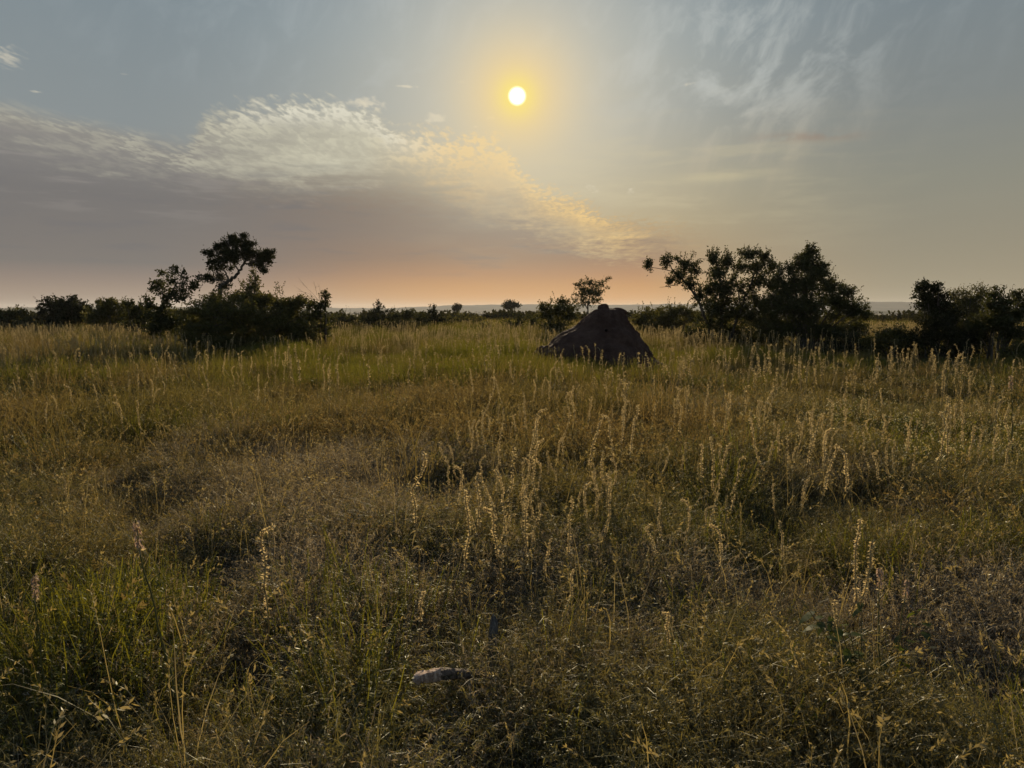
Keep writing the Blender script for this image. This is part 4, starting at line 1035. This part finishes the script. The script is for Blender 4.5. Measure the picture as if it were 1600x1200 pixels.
def build_stalks():
    vs = []
    for i in range(16):
        vs.append(stalk_parts(1.0, rng.uniform(0.28, 0.58), rng.uniform(0.010, 0.018), nod=(rng.uniform(0.03, 0.08) if i % 2 == 0 else 0.0), kink=rng.uniform(0.02, 0.06), n_leaf=int(rng.uniform(220, 380))))
    V = [(a.mesh('stalk_stem', M['stalk']), b.mesh('flower_spike', M['spike'])) for a, b, _ in vs]
    pv = [stalk_parts(1.0, 0.16, 0.016, pink=True, n_leaf=40, kink=0.015, stem_r=0.0065) for _ in range(3)]
    PV = [(a.mesh('stalk_stem', M['stalk_green']), b.mesh('flower_spike', M['spike']), c.mesh('flower_head', M['pink'])) for a, b, c in pv]
    # joined version for the mass of far ones
    far = []
    for i in range(10):
        a, b, _ = stalk_parts(1.0, rng.uniform(0.3, 0.5), 0.019, nod=0.06 if i % 2 == 0 else 0, n_leaf=80, bractL=0.030, bractW=0.007, stem_r=0.007, kink=0.03)
        nf = sum(len(q) for q in a.f4)
        for q, f_, t_ in zip(b.v, b.f4, b.t4): a.grid(q, f_ - f_.min(), t_)
        me = a.mesh('dry_weed', [M['stalk'], M['spike_far']])
        mi = np.zeros(len(me.polygons), dtype=np.int32); mi[nf:] = 1; me.polygons.foreach_set('material_index', mi)
        far.append(me)
    first = {}
    def stalk(x, y, h, label, group, var=None, lean=None, pink=False):
        z = G(x, y)
        e = empty('flower_stalk', (x, y, z - 0.01), rng.uniform(0, 6.28))
        e.scale = (max(0.8, h), max(0.8, h), h)
        l = rng.normal() * 0.09 if lean is None else lean
        e.rotation_euler = Euler((rng.normal() * 0.04, l, 0)); e.rotation_euler.z = 0.0
        tag(e, label, 'flower stalk', group)
        src = PV if pink else V
        v = src[rng.integers(len(src)) if var is None else var]
        rz = rng.uniform(0, 6.28)
        for nm, me in zip(('stem', 'flower_spike', 'flower_head'), v):
            c = link(nm, me, e); c.rotation_euler = (0, 0, rz)
        return e
    # single stalks one can point to: base pixel, top pixel
    heroes = [
        (84, 1172, 58, 893, True, 'lone thin stalk with a pink tuft nearest the lower left corner'),
        (292, 1150, 222, 800, True, 'long leaning stalk with a pinkish tuft in the left foreground'),
        (430, 1075, 405, 800, False, 'pale feathery stalk right of the long leaning pink-tufted one'),
        (655, 1040, 655, 905, False, 'straight single pale stalk above the fallen log'),
        (1127, 985, 1127, 808, False, 'stiff single pale stalk among dark herbs right of centre'),
        (1332, 1060, 1326, 815, False, 'tall knobbly yellow stalk in the right foreground'),
        (1345, 1070, 1340, 840, False, 'slightly shorter stalk touching the tall knobbly yellow one'),
        (1378, 1140, 1386, 892, True, 'upright stalk with a pink drooping flower head at lower right'),
        (1395, 1110, 1426, 905, True, 'right-leaning stalk with a pink drooping flower head at lower right'),
        (1305, 1075, 1293, 925, False, 'short pale stalk left of the pink-headed pair'),
        (1380, 830, 1376, 690, False, 'taller thin stalk standing alone before the white-flowered weeds'),
        (1580, 745, 1582, 585, True, 'tall pink-topped stalk by the right edge above the white-flowered weeds'),
        (660, 950, 648, 700, False, 'tall crooked stalk left of the central cluster'),
        (130, 830, 118, 735, False, 'pale lone stalk in the brown grass at left'),
        (870, 1010, 878, 885, False, 'short pale stalk just below the right end of the central clump'),
        (1050, 1080, 1042, 935, False, 'pale thin stalk in the foreground right of the fallen log'),
        (1236, 1200, 1236, 1140, False, 'short thick stalk cut by the bottom edge right of centre'),
    ]
    for bx, by, tx, ty, pk, lab in heroes:
        x, y = on_ground(bx, by - 0)
        z = G(x, y); d = ray(tx, ty); top = CAM_H + d[2] * (y / d[1]); xt = d[0] * (y / d[1])
        h = max(0.25, top - z); stalk(x, y, h, lab, 'flowering stalks in the grass', lean=math.atan2(xt - x, h), pink=pk)
    # clusters: tops fall in a region of the picture, heights about a metre
    def cluster(n, x0, x1, y0, y1, h0, h1, label):
        for _ in range(n):
            for _try in range(20):
                px, py, h = rng.uniform(x0, x1), rng.uniform(y0, y1), rng.uniform(h0, h1)
                d = ray(px, py)
                t = (CAM_H - h) / max(-d[2], 1e-3); x, y = d[0] * t, d[1] * t
                if np.hypot((x - MOUND[0]) / 2.3, (y - MOUND[1]) / 2.2) > 1 and y < 60: break
            stalk(x, y, h, label, 'flowering stalks in the grass')
    cluster(32, 685, 865, 640, 760, 0.6, 1.1, 'pale dry flower stalk in the clump at the centre of the field')
    cluster(12, 760, 850, 735, 830, 0.5, 0.8, 'short pale stalk in the low front of the central clump')
    cluster(46, 735, 1000, 560, 645, 0.65, 1.2, 'pale dry flower stalk in the row before the termite mound')
    cluster(44, 1040, 1290, 555, 690, 0.6, 1.2, 'dry flower stalk in the stand right of the mound')
    cluster(56, 1290, 1600, 560, 700, 0.55, 1.2, 'dry flower stalk in the stand before the right-hand thicket')
    cluster(18, 290, 520, 525, 585, 0.9, 1.2, 'dry flower stalk in shade before the large bush')
    cluster(16, 0, 290, 540, 620, 0.8, 1.1, 'dry flower stalk in the left field below the dark bushes')
    cluster(16, 880, 960, 690, 780, 0.6, 0.9, 'grey stalk in the loose group right of the central clump')
    cluster(16, 1020, 1260, 690, 800, 0.5, 0.8, 'short brown stalk in the dark herbs below the right-hand stand')
    # the mass of them further off
    def fan(n, r0, r1, half=37.0):
        r = np.sqrt(r0 ** 2 + rng.random(n) * (r1 ** 2 - r0 ** 2)); a = np.radians(rng.uniform(-half, half, n))
        return r * np.sin(a), r * np.cos(a)
    x, y = fan(20000, 11.0, 75.0)
    r = np.hypot(x, y)
    w = (0.38 + 0.62 * sstep(fbm(x / 4, y / 5, 201), 0.44, 0.62)) * sstep(r, 15, 24)
    w = np.maximum(w, 0.95 * sstep(fbm(x / 1.8, y / 1.8, 211), 0.46, 0.60) * (zone(7.0, 15.5, 5.0, 4.5, x, y) + 0.8 * zone(2.2, 17.0, 1.6, 3.0, x, y)))
    w = w * (1 - 0.6 * zone(-3.6, 24.0, 3.0, 3.0, x, y)) * (1 - 0.5 * zone(-11, 26, 4, 4, x, y))
    w = w * (1 - 0.92 * zone(15.5, 26.5, 6.0, 4.0, x, y)) * (1 - 0.75 * zone(MOUND[0] - 0.2, MOUND[1] - 4.0, 2.6, 2.2, x, y))
    ok = (rng.random(len(x)) < w) & (np.hypot((x - MOUND[0]) / 2.3, (y - MOUND[1]) / 2.2) > 1)
    x, y = x[ok], y[ok]
    scatter('dry_weeds', 'countless tall dry weeds with pale seed spikes standing over the plain', 'weeds', x, y, rng.uniform(0.55, 1.3, len(x)), far, tilt=0.10)

def build_foreground():
    # broad-leaved green plant at lower right
    x, y = on_ground(1345, 1105); z = G(x, y)
    e = empty('leafy_plant', (x, y, z)); tag(e, 'leafy green plant with broad pointed leaves at lower right', 'plant')
    st = MB(); lf = MB()
    for q in range(11):
        a = rng.uniform(0, 6.28); l = rng.uniform(0.4, 0.72)
        e1 = np.array([math.cos(a) * l * 0.55, math.sin(a) * l * 0.5, l]); b0 = np.array([math.cos(a) * 0.03, math.sin(a) * 0.03, 0])
        P = bez(b0, e1 * np.array([0.3, 0.3, 0.6]), e1, 8); st.tube(P, np.linspace(0.004, 0.0018, 8), 5)
        m = 9; f = rng.uniform(0.25, 1, m); C = np.stack([np.interp(f, np.linspace(0, 1, 8), P[:, i]) for i in range(3)], axis=1)
        A = rnd_dirs(m) * np.array([1, 1, 0.3]); A /= np.linalg.norm(A, axis=1)[:, None]
        tt = np.linspace(0, 1, 6)[None, :, None]; ln = rng.uniform(0.05, 0.10, m)
        Q = C[:, None] + A[:, None] * ln[:, None, None] * tt + np.array([0, 0, -1.0]) * tt ** 2 * ln[:, None, None] * 0.5
        sd = np.cross(A, np.array([0, 0, 1.0])); sd /= np.linalg.norm(sd, axis=1)[:, None]
        lf.ribbon(Q, np.array([0.1, 0.8, 1, 0.8, 0.45, 0.03])[None] * (ln * 0.27)[:, None], sd, rng.random(m))
    link('stems', st.mesh('leafy_plant_stems', M['stalk_green']), e); link('leaves', lf.mesh('leafy_plant_leaves', M['broadleaf']), e)
    # weathered log lying in the herbs, its broken end coloured pale as if sunlit
    wood = bark_mat('log_wood', (0.05, 0.036, 0.028), (0.17, 0.125, 0.095), 30.0)
    pale = bark_mat('log_end_sun_tone', (0.22, 0.14, 0.10), (0.55, 0.40, 0.31), 45.0)  # paler than the bark: sunlight on the end put into the colour
    grey = bark_mat('stump_wood', (0.07, 0.062, 0.055), (0.19, 0.175, 0.16), 40.0)
    def rough_tube(P, r, n=18, seed=0, amp=0.25, ends=True):
        P = np.asarray(P, float); k = len(P)
        T = np.gradient(P, axis=0); T /= np.linalg.norm(T, axis=1)[:, None]
        U = np.cross(T, np.array([0.2, 0.3, 0.93])); U /= np.linalg.norm(U, axis=1)[:, None]; W = np.cross(T, U)
        a = np.arange(n) * 2 * math.pi / n; s = np.linspace(0, 1, k)
        q = 1 + (fbm(np.cos(a)[None] * 2 + 4 + s[:, None] * 3, np.sin(a)[None] * 2 + s[:, None] * 2 + 6, seed, 4) - 0.5) * 2 * amp + (vnoise(a[None] * 3 + 0 * s[:, None], s[:, None] * 2 + 0 * a[None], seed + 3) - 0.5) * amp * 0.7
        rad = np.asarray(r)[:, None] * q
        V = P[:, None] + rad[..., None] * (np.cos(a)[None, :, None] * U[:, None] + np.sin(a)[None, :, None] * W[:, None])
        i = np.arange(k - 1)[:, None] * n; j = np.arange(n)[None]; j2 = (j + 1) % n
        Fq = np.stack([i + j, i + j2, i + n + j2, i + n + j], axis=2).reshape(-1, 4)
        mb = MB(); mb.grid(V, Fq); return mb
    x0, y0 = on_ground(652, 1062); x1, y1 = on_ground(752, 1050)
    zA = 0.16 + G(x0, y0); zB = 0.02 + G(x1, y1)
    root = empty('fallen_log', ((x0 + x1) / 2, (y0 + y1) / 2, G((x0 + x1) / 2, (y0 + y1) / 2)))
    tag(root, 'weathered log lying in the foreground herbs with one end coloured pale as if sunlit', 'log')
    o0 = np.array(root.location)
    A = np.array([x0 * 0.873, y0 * 0.845, 0.34]) - o0; B = np.array([x1 * 0.93, y1 * 0.93, 0.16]) - o0
    t = np.linspace(0, 1, 26)
    P = A + (B - A) * t[:, None]; P[:, 2] += np.sin(t * 5) * 0.012
    r = np.interp(t, [0, 0.04, 0.35, 1], [0.012, 0.026, 0.032, 0.020])
    k = 9
    link('bark', rough_tube(P[k - 1:], r[k - 1:] * 0.985, 28, 5, 0.38).mesh('log_bark', wood), root)
    rr = r[:k].copy(); P2 = np.concatenate([P[:1] + (A - B) * 0.012, P[:k]]); rr = np.concatenate([[0.002], rr])
    link('broken_end', rough_tube(P2, rr, 28, 9, 0.55).mesh('log_end_sun_tone', pale), root)
    # grey dead stump behind it
    xs, ys = on_ground(774, 1046)
    zs = G(xs, ys)
    e = empty('dead_stump', (xs, ys + 0.1, zs)); tag(e, 'thin grey dead stump standing upright behind the fallen log', 'stump')
    t = np.linspace(0, 1, 20)
    P = np.stack([-0.02 * t + 0.008 * np.sin(t * 9), 0.02 * t, -0.05 + 0.40 * t], axis=1)
    r = np.interp(t, [0, 0.2, 0.8, 0.95, 1], [0.050, 0.034, 0.026, 0.016, 0.002])
    link('stem', rough_tube(P, r, 18, 15, 0.3).mesh('stump_stem', grey), e)
    P = np.stack([0.02 + 0.26 * t, 0.01 * np.sin(t * 6), 0.05 + 0.07 * t + 0.015 * np.sin(t * 7)], axis=1)
    link('branch', rough_tube(P, np.linspace(0.026, 0.006, 20), 12, 19, 0.3).mesh('stump_branch', grey), e)
HAZE = 8.5e-5
build_ground()
build_hills()
MOUND = build_mound()
build_trees()
build_woodland()
build_cover()
build_stalks()
build_foreground()
build_haze()
